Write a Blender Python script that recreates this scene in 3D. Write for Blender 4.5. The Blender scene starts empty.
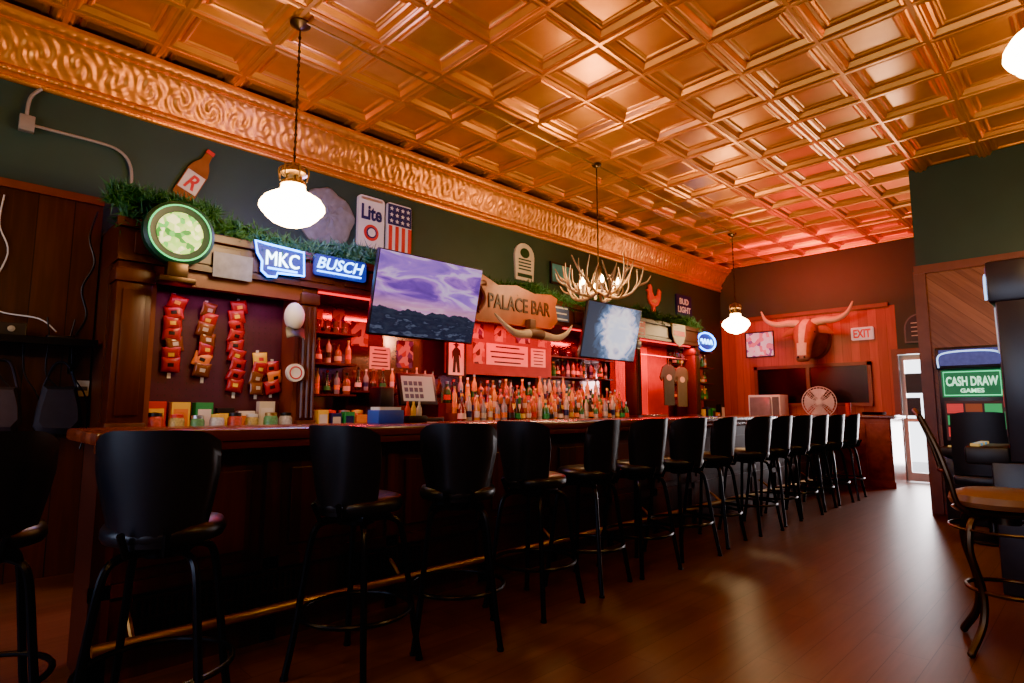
import bpy,bmesh,math,random
from mathutils import Vector,Matrix
random.seed(7)
pi=math.pi
sc=bpy.context.scene
COL=sc.collection
R=random.uniform
# ------------------------------------------------------------------ materials
MC={}
def nt(name):
    m=bpy.data.materials.new(name);m.use_nodes=True
    n=m.node_tree;b=n.nodes['Principled BSDF'];return m,n,b
def mat(name,col,rough=.5,metal=0,emit=None,es=0,noise=.25,scale=12,bump=0,trans=0,coat=0,bscale=None,spec=None):
    if name in MC:return MC[name]
    m,n,b=nt(name);N=n.nodes;L=n.links
    tc=N.new('ShaderNodeTexCoord');no=N.new('ShaderNodeTexNoise');no.inputs['Scale'].default_value=scale;no.inputs['Detail'].default_value=4
    L.new(tc.outputs['Object'],no.inputs['Vector'])
    mx=N.new('ShaderNodeMix');mx.data_type='RGBA'
    L.new(no.outputs['Fac'],mx.inputs[0])
    mx.inputs[6].default_value=[c*(1-noise) for c in col]+[1]
    mx.inputs[7].default_value=[min(1,c*(1+noise)) for c in col]+[1]
    L.new(mx.outputs[2],b.inputs['Base Color'])
    b.inputs['Roughness'].default_value=rough;b.inputs['Metallic'].default_value=metal
    if spec is not None:b.inputs['Specular IOR Level'].default_value=spec
    if trans:b.inputs['Transmission Weight'].default_value=trans
    if coat:
        b.inputs['Coat Weight'].default_value=coat;b.inputs['Coat Roughness'].default_value=.25
    if emit:
        b.inputs['Emission Color'].default_value=list(emit)+[1];b.inputs['Emission Strength'].default_value=es
    if bump:
        bp=N.new('ShaderNodeBump');bp.inputs['Strength'].default_value=bump
        n2=N.new('ShaderNodeTexNoise');n2.inputs['Scale'].default_value=bscale or scale*4
        L.new(tc.outputs['Object'],n2.inputs['Vector']);L.new(n2.outputs['Fac'],bp.inputs['Height']);L.new(bp.outputs[0],b.inputs['Normal'])
    MC[name]=m;return m
def glow(name,col,s):
    return mat(name,[c*.6 for c in col],.5,0,col,s,.05)
def pict(name,cols,scale,es=0):
    # abstract printed picture: voronoi patches through a colour ramp
    m,n,b=nt(name);N=n.nodes;L=n.links
    tc=N.new('ShaderNodeTexCoord');v=N.new('ShaderNodeTexVoronoi');v.inputs['Scale'].default_value=scale;L.new(tc.outputs['Object'],v.inputs['Vector'])
    sp=N.new('ShaderNodeSeparateColor');L.new(v.outputs['Color'],sp.inputs[0])
    r=N.new('ShaderNodeValToRGB');r.color_ramp.interpolation='CONSTANT';L.new(sp.outputs[0],r.inputs[0])
    e=r.color_ramp.elements;e[0].color=list(cols[0])+[1];e[1].position=1/len(cols);e[1].color=list(cols[1])+[1]
    for i,c in enumerate(cols[2:]):
        q=e.new((i+2)/len(cols));q.color=list(c)+[1]
    L.new(r.outputs[0],b.inputs['Base Color']);b.inputs['Roughness'].default_value=.5
    if es:L.new(r.outputs[0],b.inputs['Emission Color']);b.inputs['Emission Strength'].default_value=es
    return m
def planks(name,A,B,w,c1,c2,rough=.4,Lg=None,groove=.03,coat=0,bumps=.3,gr=1.0,idw=.9):
    m,n,b=nt(name);N=n.nodes;L=n.links
    def math_(op,a,bb=None):
        x=N.new('ShaderNodeMath');x.operation=op
        for i,v in enumerate((a,bb)):
            if v is None:continue
            if isinstance(v,(int,float)):x.inputs[i].default_value=v
            else:L.new(v,x.inputs[i])
        return x.outputs[0]
    tc=N.new('ShaderNodeTexCoord')
    def dot(v):
        x=N.new('ShaderNodeVectorMath');x.operation='DOT_PRODUCT';L.new(tc.outputs['Object'],x.inputs[0]);x.inputs[1].default_value=v;return x.outputs['Value']
    a=dot(A);c=dot(B)
    t=math_('DIVIDE',a,w);fl=math_('FLOOR',t);fr=math_('FRACT',t)
    wn=N.new('ShaderNodeTexWhiteNoise');wn.noise_dimensions='1D';L.new(fl,wn.inputs['W'])
    idv=wn.outputs['Value'];gm=math_('LESS_THAN',fr,groove)
    if Lg:
        l=math_('ADD',math_('DIVIDE',c,Lg),math_('MULTIPLY',idv,7.3))
        fl2=math_('FLOOR',l);fr2=math_('FRACT',l)
        w2=N.new('ShaderNodeTexWhiteNoise');w2.noise_dimensions='1D';L.new(math_('ADD',math_('MULTIPLY',fl2,3.77),math_('MULTIPLY',fl,17.1)),w2.inputs['W'])
        idv=w2.outputs['Value'];gm=math_('MAXIMUM',gm,math_('LESS_THAN',fr2,groove*w/Lg))
    cx=N.new('ShaderNodeCombineXYZ');L.new(math_('MULTIPLY',a,22),cx.inputs[0]);L.new(math_('MULTIPLY',c,1.6),cx.inputs[1]);L.new(math_('MULTIPLY',idv,30),cx.inputs[2])
    no=N.new('ShaderNodeTexNoise');no.inputs['Scale'].default_value=1.2;no.inputs['Detail'].default_value=6;no.inputs['Distortion'].default_value=.6;L.new(cx.outputs[0],no.inputs['Vector'])
    fac=math_('ADD',math_('MULTIPLY',math_('SUBTRACT',no.outputs['Fac'],.5),1.6*gr),math_('ADD',math_('MULTIPLY',idv,idw),(.9-idw)/2))
    mx=N.new('ShaderNodeMix');mx.data_type='RGBA';L.new(fac,mx.inputs[0]);mx.inputs[6].default_value=list(c1)+[1];mx.inputs[7].default_value=list(c2)+[1]
    m2=N.new('ShaderNodeMix');m2.data_type='RGBA';L.new(gm,m2.inputs[0]);L.new(mx.outputs[2],m2.inputs[6]);m2.inputs[7].default_value=[x*.25 for x in c1]+[1]
    L.new(m2.outputs[2],b.inputs['Base Color'])
    b.inputs['Roughness'].default_value=rough
    if coat:b.inputs['Coat Weight'].default_value=coat
    bp=N.new('ShaderNodeBump');bp.inputs['Strength'].default_value=bumps;bp.inputs['Distance'].default_value=.01
    L.new(math_('SUBTRACT',math_('MULTIPLY',no.outputs['Fac'],.3),gm),bp.inputs['Height']);L.new(bp.outputs[0],b.inputs['Normal'])
    MC[name]=m;return m
def screen_base(name):
    m,n,b=nt(name);N=n.nodes;L=n.links
    tc=N.new('ShaderNodeTexCoord');sp=N.new('ShaderNodeSeparateXYZ');L.new(tc.outputs['Generated'],sp.inputs[0])
    def M(op,a,bb=None,cc=None):
        x=N.new('ShaderNodeMath');x.operation=op
        for i,v in enumerate((a,bb,cc)):
            if v is None:continue
            if isinstance(v,(int,float)):x.inputs[i].default_value=v
            else:L.new(v,x.inputs[i])
        return x.outputs[0]
    def noise(sc_,rot,s,det=5,dist=0):
        mp=N.new('ShaderNodeMapping');mp.inputs['Scale'].default_value=sc_;mp.inputs['Rotation'].default_value=(0,0,rot);L.new(tc.outputs['Generated'],mp.inputs[0])
        no=N.new('ShaderNodeTexNoise');no.inputs['Scale'].default_value=s;no.inputs['Detail'].default_value=det;no.inputs['Distortion'].default_value=dist;L.new(mp.outputs[0],no.inputs['Vector']);return no.outputs['Fac']
    def ramp(v,stops):
        r=N.new('ShaderNodeValToRGB');L.new(v,r.inputs[0]);e=r.color_ramp.elements
        e[0].position=stops[0][0];e[0].color=list(stops[0][1])+[1];e[1].position=stops[-1][0];e[1].color=list(stops[-1][1])+[1]
        for p,c in stops[1:-1]:
            q=e.new(p);q.color=list(c)+[1]
        return r.outputs[0]
    def mix(f,a,c):
        x=N.new('ShaderNodeMix');x.data_type='RGBA';L.new(f,x.inputs[0])
        for i,v in((6,a),(7,c)):
            if isinstance(v,tuple):x.inputs[i].default_value=list(v)+[1]
            else:L.new(v,x.inputs[i])
        return x.outputs[2]
    b.inputs['Base Color'].default_value=(.01,.01,.01,1);b.inputs['Roughness'].default_value=.25
    return m,N,L,b,sp,M,noise,ramp,mix
def landscape_screen():
    m,N,L,b,sp,M,noise,ramp,mix=screen_base('screen_landscape')
    x,y=sp.outputs[0],sp.outputs[1]
    clouds=noise((1.4,3.2,1),-.75,1.6,6,.8)
    glowtop=M('MULTIPLY_ADD',y,.30,-.12)
    sky=ramp(M('ADD',clouds,glowtop),[(.30,(.10,.03,.30)),(.43,(.20,.06,.50)),(.52,(.50,.18,.75)),(.60,(.85,.55,.95)),(.68,(.45,.18,.80)),(.82,(.25,.10,.60))])
    hor=M('SUBTRACT',1.0,M('MULTIPLY',M('ABSOLUTE',M('SUBTRACT',y,.36)),7.0));hor=M('MAXIMUM',hor,0)
    sky=mix(M('MULTIPLY',hor,.7),sky,(.95,.40,.50))
    ridge=M('MULTIPLY_ADD',noise((3,.01,1),0,1.8,5),.30,.17)
    land=ramp(M('ADD',noise((5,9,1),0,2,5),M('MULTIPLY',y,-.4)),[(.25,(.03,.04,.07)),(.5,(.015,.02,.045)),(.6,(.10,.12,.20)),(.7,(.03,.04,.08))])
    col=mix(M('LESS_THAN',y,ridge),sky,land)
    L.new(col,b.inputs['Emission Color']);b.inputs['Emission Strength'].default_value=1.5;return m
def broadcast_screen():
    m,N,L,b,sp,M,noise,ramp,mix=screen_base('screen_broadcast')
    x,y=sp.outputs[0],sp.outputs[1]
    d=M('ADD',M('POWER',M('ABSOLUTE',M('MULTIPLY',M('SUBTRACT',x,.62),2.6)),2),M('POWER',M('ABSOLUTE',M('MULTIPLY',M('SUBTRACT',y,.5),1.5)),2))
    v=M('SUBTRACT',M('ADD',noise((2.5,2,1),.4,2.4,4,1.2),.35),M('MULTIPLY',d,.55))
    col=ramp(v,[(.10,(.02,.03,.06)),(.32,(.05,.10,.22)),(.45,(.20,.30,.55)),(.58,(.80,.65,.80)),(.72,(1,.92,.97)),(.9,(.75,.75,.95))])
    L.new(col,b.inputs['Emission Color']);b.inputs['Emission Strength'].default_value=1.9;return m
green=mat('wall_green',(.020,.056,.044),.55,noise=.2,scale=3,bump=.05)
gold=mat('tin_gold',(1.0,.34,.045),.33,.80,noise=.30,scale=4,bump=.10,bscale=60,coat=.25)
cgold=mat('cornice_gold',(.85,.29,.04),.38,.7,noise=.3,scale=9,bump=.15,bscale=70)
wallwood=planks('wall_boards',(0,1,0),(0,0,1),.22,(.036,.012,.007),(.080,.027,.013),.45)
farwood=planks('far_boards',(1,0,0),(0,0,1),.14,(.32,.045,.022),(.48,.085,.035),.45)
diagwood=planks('diagonal_boards',(.7071,0,.7071),(.7071,0,-.7071),.11,(.19,.055,.02),(.34,.115,.045),.4)
floorm=planks('floor_planks',(1,0,0),(0,1,0),.15,(.075,.036,.024),(.14,.068,.045),.38,Lg=1.15,groove=.02,bumps=.10,gr=.8,idw=.45)
darkwood=planks('dark_wood',(0,1,0),(0,0,1),.35,(.036,.010,.006),(.075,.020,.010),.38,groove=.0)
barwood=planks('bar_wood',(0,1,0),(0,0,1),.3,(.040,.012,.007),(.095,.026,.013),.38,groove=.0)
topwood=planks('bar_top_wood',(1,0,0),(0,1,0),.12,(.11,.024,.010),(.22,.055,.022),.25,groove=.01,coat=.3)
burl=mat('burl_wood',(.26,.06,.035),.3,noise=.75,scale=9,coat=.3)
redwood=mat('trim_wood',(.17,.045,.022),.4,noise=.3,scale=8)
vinyl=mat('black_vinyl',(.013,.014,.018),.36,noise=.2,scale=30,bump=.06,bscale=160)
blackmetal=mat('black_metal',(.012,.012,.014),.33,.6,noise=.1)
blackp=mat('black_plastic',(.012,.012,.014),.4,noise=.2)
greyp=mat('grey_plastic',(.12,.12,.13),.45)
steel=mat('steel',(.5,.5,.52),.3,.9)
conduitm=mat('conduit_grey',(.30,.27,.22),.5,.3)
brass=mat('aged_brass',(.45,.27,.09),.35,.9)
bronze=mat('dark_bronze',(.08,.05,.028),.35,.8)
white=mat('white_paint',(.75,.75,.72),.5,noise=.06)
offwhite=mat('aged_white',(.62,.55,.42),.5,noise=.15)
paper=mat('paper',(.70,.64,.58),.7,noise=.06)
red=mat('red_paint',(.60,.02,.02),.45,noise=.15)
blue=mat('blue_paint',(.03,.08,.45),.45,noise=.15)
navy=mat('navy_paint',(.01,.02,.10),.5)
bluehalo=mat('halo_blue_plastic',(.01,.02,.10),.5,0,(.02,.07,.9),.5)  # neon halo put into the backing plastic as blue emission
yellow=mat('yellow_paint',(.85,.55,.04),.5,noise=.1)
orange=mat('orange_paint',(.8,.22,.03),.5,noise=.1)
gpaint=mat('green_paint',(.02,.28,.07),.5,noise=.15)
dgreen=mat('dark_green_paint',(.006,.05,.028),.4,noise=.15)
brownglass=mat('brown_glass',(.22,.07,.02),.15,noise=.2)
mirror=mat('back_mirror',(.42,.24,.24),.12,.9,noise=.05)
neonb=glow('neon_blue',(.03,.25,1),26)
neonw=glow('neon_white',(.18,.50,1),16)
ledred=glow('led_red',(1,.02,.03),4)
globem=glow('opal_glass_lit',(1,.62,.27),80)
bulbm=glow('candle_bulb',(1,.62,.25),130)
horn=mat('horn_ivory',(.62,.48,.30),.35,noise=.25,scale=8)
antler=mat('antler_bone',(.42,.26,.11),.5,noise=.4,scale=14,bump=.1)
needle=mat('pine_needles',(.03,.12,.045),.6,noise=.5,scale=30)
hide=mat('brown_hide',(.34,.085,.03),.75,noise=.45,scale=14,bump=.4,bscale=90)
hidew=mat('white_hide',(.70,.58,.48),.75,noise=.2,scale=18,bump=.4,bscale=90)
purplepeg=mat('maroon_pegboard',(.06,.015,.03),.6,noise=.2)
leather=mat('brown_leather',(.17,.08,.042),.4,noise=.25,scale=10,bump=.08)
clear=mat('clear_glass',(.9,.9,.9),.05,trans=.9,noise=.02)
# ------------------------------------------------------------------ mesh helpers
def nb():return bmesh.new()
def setm(faces,mi):
    for f in faces:f.material_index=mi
def box(bm,x0,x1,y0,y1,z0,z1,mi=0,bev=0,M=None):
    vs=[bm.verts.new((x,y,z)) for x in(x0,x1) for y in(y0,y1) for z in(z0,z1)]
    fs=[bm.faces.new([vs[i] for i in q]) for q in((0,1,3,2),(4,6,7,5),(0,4,5,1),(2,3,7,6),(0,2,6,4),(1,5,7,3))]
    setm(fs,mi)
    if M is not None:
        for v in vs:v.co=M@v.co
    if bev:
        es=list({e for f in fs for e in f.edges})
        r=bmesh.ops.bevel(bm,geom=es,offset=bev,segments=2,affect='EDGES',profile=.5)
        setm(r['faces'],mi)
def ringfaces(bm,rings,mi,closeu=True,cap=(True,True)):
    n=len(rings[0])
    for a,b in zip(rings[:-1],rings[1:]):
        for i in range(n if closeu else n-1):
            j=(i+1)%n
            try:f=bm.faces.new((a[i],a[j],b[j],b[i]));f.material_index=mi
            except Exception:pass
    if cap[0]:
        f=bm.faces.new(list(reversed(rings[0])));f.material_index=mi
    if cap[1]:
        f=bm.faces.new(rings[-1]);f.material_index=mi
def tube(bm,pts,r,seg=8,mi=0,closed=False):
    P=[Vector(p) for p in pts];n=len(P)
    if not hasattr(r,'__len__'):r=[r]*n
    rings=[];nv=None
    for i in range(n):
        if closed:t=P[(i+1)%n]-P[i-1]
        else:t=P[min(i+1,n-1)]-P[max(i-1,0)]
        t.normalize()
        if nv is None:
            nv=t.orthogonal().normalized()
        nv=(nv-t*nv.dot(t)).normalized();bv=t.cross(nv)
        rings.append([bm.verts.new(P[i]+(nv*math.cos(2*pi*k/seg)+bv*math.sin(2*pi*k/seg))*r[i]) for k in range(seg)])
    if closed:rings.append(rings[0]);ringfaces(bm,rings,mi,cap=(False,False))
    else:ringfaces(bm,rings,mi)
def spline(pts,n=6):
    P=[Vector(p) for p in pts];out=[]
    for i in range(len(P)-1):
        p0=P[max(i-1,0)];p1=P[i];p2=P[i+1];p3=P[min(i+2,len(P)-1)]
        for k in range(n):
            t=k/n
            out.append(.5*((2*p1)+(p2-p0)*t+(2*p0-5*p1+4*p2-p3)*t*t+(3*p1-p0-3*p2+p3)*t**3))
    out.append(P[-1]);return out
def lin(a,b,n):return [a+(b-a)*i/(n-1) for i in range(n)]
def lathe(bm,prof,seg=16,mi=0,c=(0,0,0),mis=None,ax='z'):
    rings=[]
    for r,z in prof:
        r=max(r,.0004);ring=[]
        for k in range(seg):
            a=2*pi*k/seg;p=(r*math.cos(a),r*math.sin(a),z)
            if ax=='x':p=(p[2],p[0],p[1])
            if ax=='y':p=(p[1],p[2],p[0])
            ring.append(bm.verts.new((c[0]+p[0],c[1]+p[1],c[2]+p[2])))
        rings.append(ring)
    for i,(a,b) in enumerate(zip(rings[:-1],rings[1:])):
        ringfaces(bm,[a,b],mis[i] if mis else mi,cap=(False,False))
    f=bm.faces.new(list(reversed(rings[0])));f.material_index=mis[0] if mis else mi
    f=bm.faces.new(rings[-1]);f.material_index=mis[-1] if mis else mi
def poly(bm,pts,z0,z1,mi=0):
    a=[bm.verts.new((p[0],p[1],z0)) for p in pts];b=[bm.verts.new((p[0],p[1],z1)) for p in pts]
    ringfaces(bm,[a,b],mi)
def disc(r,n=32,cx=0,cy=0,ry=None):
    ry=ry or r
    return [(cx+r*math.cos(2*pi*i/n),cy+ry*math.sin(2*pi*i/n)) for i in range(n)]
def rrect(w,h,r,n=5):
    o=[]
    for cx,cy,a0 in((w/2-r,h/2-r,0),(-w/2+r,h/2-r,90),(-w/2+r,-h/2+r,180),(w/2-r,-h/2+r,270)):
        for i in range(n+1):
            a=math.radians(a0+90*i/n);o.append((cx+r*math.cos(a),cy+r*math.sin(a)))
    return o
def ball(bm,c,r,mi=0,seg=12,s=(1,1,1)):
    q=bmesh.ops.create_uvsphere(bm,u_segments=seg,v_segments=max(6,seg//2+2),radius=r,matrix=Matrix.Translation(c)@Matrix.Diagonal((*s,1)))
    fs={f for v in q['verts'] for f in v.link_faces};setm(fs,mi)
def shell(bm,fn,gn,nu,nv,mi=0):
    A=[[bm.verts.new(fn(-1+2*i/nu,j/nv)) for i in range(nu+1)] for j in range(nv+1)]
    B=[[bm.verts.new(gn(-1+2*i/nu,j/nv)) for i in range(nu+1)] for j in range(nv+1)]
    def q(a,b,c,d):
        f=bm.faces.new((a,b,c,d));f.material_index=mi
    for j in range(nv):
        for i in range(nu):
            q(A[j][i],A[j][i+1],A[j+1][i+1],A[j+1][i]);q(B[j][i],B[j+1][i],B[j+1][i+1],B[j][i+1])
    for j in range(nv):
        q(A[j][0],A[j+1][0],B[j+1][0],B[j][0]);q(A[j][nu],B[j][nu],B[j+1][nu],A[j+1][nu])
    for i in range(nu):
        q(A[0][i],B[0][i],B[0][i+1],A[0][i+1]);q(A[nv][i],A[nv][i+1],B[nv][i+1],B[nv][i])
def fin(name,bm,mats,parent=None,loc=(0,0,0),rot=(0,0,0),smooth=True,ang=40,**kw):
    bmesh.ops.recalc_face_normals(bm,faces=bm.faces)
    me=bpy.data.meshes.new(name);bm.to_mesh(me);bm.free()
    for m in (mats if isinstance(mats,(list,tuple)) else [mats]):me.materials.append(m)
    if smooth:
        me.shade_smooth()
        try:me.set_sharp_from_angle(angle=math.radians(ang))
        except Exception:pass
    o=bpy.data.objects.new(name,me);COL.objects.link(o)
    if parent:o.parent=parent
    o.location=loc;o.rotation_euler=rot
    for k,v in kw.items():o[k]=v
    return o
def thing(name,label,cat,loc=(0,0,0),rot=(0,0,0),group=None):
    e=bpy.data.objects.new(name,None);COL.objects.link(e);e.empty_display_size=.1
    e.location=loc;e.rotation_euler=rot;e['label']=label;e['category']=cat
    if group:e['group']=group
    return e
def clone(e,loc,rot=None,label=None,deep=None):
    def cp(o,par):
        c=o.copy();COL.objects.link(c)
        if par:c.parent=par
        for ch in [x for x in bpy.data.objects if x.parent==o]:cp(ch,c)
        return c
    c=cp(e,None);c.location=loc
    if rot is not None:c.rotation_euler=rot
    if label:c['label']=label
    return c
def text(parent,s,w,h,m,loc=(0,0,0),rot=(0,0,0),ext=.003,name='lettering',shear=0,bold=0,sp=1):
    cu=bpy.data.curves.new('t','FONT');cu.body=s;cu.align_x='CENTER';cu.align_y='CENTER';cu.extrude=ext;cu.shear=shear;cu.offset=bold;cu.resolution_u=3;cu.space_line=sp
    t=bpy.data.objects.new('t',cu);COL.objects.link(t);bpy.context.view_layer.update()
    me=bpy.data.meshes.new_from_object(t.evaluated_get(bpy.context.evaluated_depsgraph_get()))
    bpy.data.objects.remove(t)
    xs=[v.co.x for v in me.vertices];ys=[v.co.y for v in me.vertices]
    cx,cy=(min(xs)+max(xs))/2,(min(ys)+max(ys))/2;kx=w/(max(xs)-min(xs));ky=h/(max(ys)-min(ys))
    for v in me.vertices:v.co.x=(v.co.x-cx)*kx;v.co.y=(v.co.y-cy)*ky
    me.materials.clear();me.materials.append(m)
    o=bpy.data.objects.new(name,me);COL.objects.link(o);o.parent=parent;o.location=loc;o.rotation_euler=rot
    return o
LR=(pi/2,0,pi/2);FR=(pi/2,0,0)
# ------------------------------------------------------------------ ROOM
W=7.0;Y0=-3.6;Y1=11.5;H=4.05;JX=4.0;JY=8.33
def struct(name,bm,mats,**k):return fin(name,bm,mats,smooth=False,kind='structure',**k)
bm=nb();box(bm,-.2,W+.2,Y0-.2,Y1+.2,-.12,0);struct('floor',bm,floorm)
bm=nb()
box(bm,-.2,0,Y0,Y1,0,H+.1,0);box(bm,0,.06,Y0,.84,0,2.78,1);box(bm,0,.085,Y0,.84,2.78,2.84,2)
struct('wall_left',bm,[green,wallwood,redwood])
bm=nb();box(bm,W,W+.2,Y0,JY,0,H+.1,0);box(bm,W-.03,W,Y0,JY,0,2.8,1);struct('wall_right',bm,[green,wallwood])
bm=nb();box(bm,JX,W+.2,JY,JY+.15,2.83,H+.1,0);box(bm,JX,W+.2,JY,JY+.15,0,2.83,1)
struct('wall_partition',bm,[green,diagwood])
bm=nb();box(bm,JX,JX+.15,JY+.15,Y1,0,H+.1);struct('wall_passage',bm,green)
bm=nb();box(bm,JX-.02,W,JY-.035,JY,2.80,2.90,0);box(bm,JX-.03,JX+.09,JY-.03,JY,0,2.83,0);struct('trim_1',bm,redwood)
bm=nb()
DX0,DX1,DH=3.08,3.82,2.10
box(bm,-.2,DX0,Y1,Y1+.2,2.95,H+.1,0);box(bm,-.2,DX0,Y1,Y1+.2,0,2.95,1)
box(bm,DX0,DX1,Y1,Y1+.2,DH,H+.1,0);box(bm,DX1,JX+.15,Y1,Y1+.2,0,H+.1,0)
struct('wall_far',bm,[green,farwood])
bm=nb();box(bm,.0,DX0-.09,Y1-.04,Y1,2.93,3.0);struct('trim_2',bm,redwood)
bm=nb();box(bm,DX0-.09,DX0,Y1-.04,Y1+.02,0,DH+.09);box(bm,DX1,DX1+.09,Y1-.04,Y1+.02,0,DH+.09);box(bm,DX0,DX1,Y1-.04,Y1+.02,DH,DH+.09);struct('trim_3',bm,redwood)
bm=nb();box(bm,DX0+.005,DX0+.07,Y1+.03,Y1+.075,.02,DH-.01);box(bm,DX1-.07,DX1-.005,Y1+.03,Y1+.075,.02,DH-.01)
for z0,z1 in((.02,.16),(.98,1.04),(DH-.10,DH-.01)):box(bm,DX0+.07,DX1-.07,Y1+.03,Y1+.075,z0,z1)
box(bm,DX0+.07,DX0+.30,Y1+.05,Y1+.06,1.45,1.78,1);box(bm,DX0+.07,DX0+.26,Y1+.05,Y1+.06,1.08,1.38,1);box(bm,DX1-.11,DX1-.08,Y1-.02,Y1+.03,.95,1.15,1)
struct('door_1',bm,[white,blackp])
bm=nb();box(bm,1,6.5,Y1+.2,16,-.12,0);struct('ground_outside',bm,mat('concrete',(.5,.5,.5),.8))
bm=nb();box(bm,JX+.1,W,JY-.02,JY,0,.12);struct('baseboard_partition',bm,redwood)
bm=nb()
box(bm,-.2,1.2,Y0-.2,Y0,0,H);box(bm,5.8,W+.2,Y0-.2,Y0,0,H);box(bm,1.2,5.8,Y0-.2,Y0,0,.9);box(bm,1.2,5.8,Y0-.2,Y0,2.6,H);box(bm,3.3,3.7,Y0-.2,Y0,.9,2.6)
struct('wall_back',bm,green)
glowpane=glow('added_glow_pane',(.55,.72,1),3)  # added cool glow for unseen panes behind the camera
for i,(a,b) in enumerate(((1.2,3.3),(3.7,5.8))):
    bm=nb();box(bm,a,b,Y0-.12,Y0-.10,.9,2.6,0);box(bm,a,b,Y0-.1,Y0-.06,1.7,1.76,1);box(bm,a,a+.05,Y0-.1,Y0-.06,.9,2.6,1);box(bm,b-.05,b,Y0-.1,Y0-.06,.9,2.6,1);struct('window_%d'%(i+2),bm,[glowpane,redwood])
bm=nb();box(bm,.72,2.62,Y1-.02,Y1,1.3,1.95,0)
for q in((.66,.72,1.24,2.01),(2.62,2.68,1.24,2.01),(1.62,1.68,1.3,1.95)):box(bm,q[0],q[1],Y1-.05,Y1,q[2],q[3],1)
box(bm,.66,2.68,Y1-.05,Y1,1.95,2.01,1);box(bm,.66,2.68,Y1-.08,Y1,1.24,1.30,1)
struct('window_1',bm,[mat('opening_shade',(.008,.006,.006),.2),redwood])  # flat dark panel paints the shade inside the pass-through opening
# ceiling
bm=nb();prof=[(.305,0),(.292,0),(.290,.010),(.276,.015),(.262,.010),(.254,.013),(.234,.052),(.215,.058),(.208,.046),(.192,.042),(.180,.048),(.172,.060),(.162,.062)]
for i in range(-5,9):
    for j in range(-12,16):
        cx,cy=2.6+.61*i,3.22+.61*j
        rg=[]
        for h,z in prof:
            rg.append([bm.verts.new((min(max(cx+sx*h,0),W),min(max(cy+sy*h,Y0),Y1),H+z)) for sx,sy in((-1,-1),(1,-1),(1,1),(-1,1))])
        ringfaces(bm,rg,0,cap=(False,True))
bmesh.ops.dissolve_degenerate(bm,dist=.0005,edges=bm.edges)
box(bm,-.2,W+.2,Y0-.2,Y1+.2,H+.1,H+.2)
struct('ceiling',bm,gold)
# cornice with scroll relief
bm=nb()
cp=[(0,3.60),(.02,3.60),(.03,3.625),(.015,3.64),(.03,3.655),(.055,3.67),(.055,3.70),(.035,3.715),(.045,3.74),(.07,3.78),(.095,3.82),(.125,3.86),(.155,3.90),(.18,3.93),(.20,3.945),(.215,3.96),(.21,3.975),(.235,3.985),(.26,4.00),(.27,4.02),(.27,4.05)]
sp2=[]
for a,b in zip(cp[:-1],cp[1:]):
    for k in range(2):sp2.append((a[0]+(b[0]-a[0])*k/2,a[1]+(b[1]-a[1])*k/2))
sp2.append(cp[-1])
ny=1200;rows=[]
for i in range(ny+1):
    y=Y0+(Y1-Y0)*i/ny;row=[]
    for x,z in sp2:
        d=0
        if 3.72<z<3.945:
            p=((y/.24)%1-.5)*.24;q=(z-3.83)*1.1
            if int(math.floor(y/.24))%2:q=-q
            r=math.hypot(p,q);an=math.atan2(q,p)
            d=.012*math.exp(-(r/.11)**4)*(.4+.6*math.sin(2*an+r*80))+.006*max(0,math.sin(y*72+z*55))
        elif 3.66<z<3.705:d=.010*abs(math.sin(y*pi/.055))
        elif 3.95<z<3.995:d=.008*abs(math.sin(y*pi/.07))
        elif 3.60<z<3.63:d=.005*abs(math.sin(y*pi/.04))
        row.append(bm.verts.new((x+d,y,z-d*.6)))
    rows.append(row)
for a,b in zip(rows[:-1],rows[1:]):
    for k in range(len(a)-1):bm.faces.new((a[k],a[k+1],b[k+1],b[k]))
fin('trim_4',bm,cgold,kind='structure',ang=60)
# ------------------------------------------------------------------ BAR
bar=thing('bar_counter','long dark wood bar counter with paneled front and foot rail','bar counter',(0,0,0))
BY0,BY1=.55,10.4
bm=nb();box(bm,1.95,2.3,BY0,BY1,.0,1.03,0)
box(bm,2.3,2.325,BY0,BY1,.0,.14,0);box(bm,2.3,2.325,BY0,BY1,.36,.42,0);box(bm,2.3,2.33,BY0,BY1,.93,1.03,0)
y=BY0
while y<BY1-.3:
    box(bm,2.3,2.325,y,y+.08,0,1.0,0)
    box(bm,2.3,2.315,y+.14,y+.68,.47,.88,0,bev=.006)
    y+=.75
fin('body',bm,barwood,bar,smooth=False)
bm=nb();box(bm,1.75,2.5,BY0-.05,BY1,1.04,1.10,0,bev=.015);box(bm,2.36,2.48,BY0-.03,BY1,1.0,1.045,0,bev=.01);fin('countertop',bm,topwood,bar)
bm=nb();tube(bm,[(2.47,BY0,.2),(2.47,BY1,.2)],.025,10)
for k in range(8):
    yy=BY0+.15+k*1.37;tube(bm,spline([(2.31,yy,.30),(2.38,yy,.26),(2.43,yy,.22),(2.47,yy,.2)],3),.012,6)
fin('foot_rail',bm,brass,bar,label='brass foot rail')
for k,(a,b) in enumerate(((.72,1.5),(1.75,2.3))):
    bm=nb();box(bm,2.325,2.33,a,b,.15,.35,0)
    yy=a
    while yy<b:
        box(bm,2.33,2.345,yy,yy+.012,.15,.35,1);yy+=.03
    for z in(.15,.245,.335):box(bm,2.33,2.35,a,b,z,z+.015,1)
    fin('vent_grille',bm,[blackp,bronze],bar,smooth=False,label='dark metal vent grille')
br=thing('end_counter','glossy burl wood counter return standing at the end of the bar','counter',(0,0,0))
bm=nb();box(bm,2.34,3.15,10.42,11.1,0,1.04,0);box(bm,2.5,3.17,10.40,10.42,0,.1,0)
for a in(2.5,2.83):box(bm,a+.03,a+.30,10.405,10.42,.15,.97,0,bev=.004)
fin('body',bm,burl,br,smooth=False)
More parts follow.
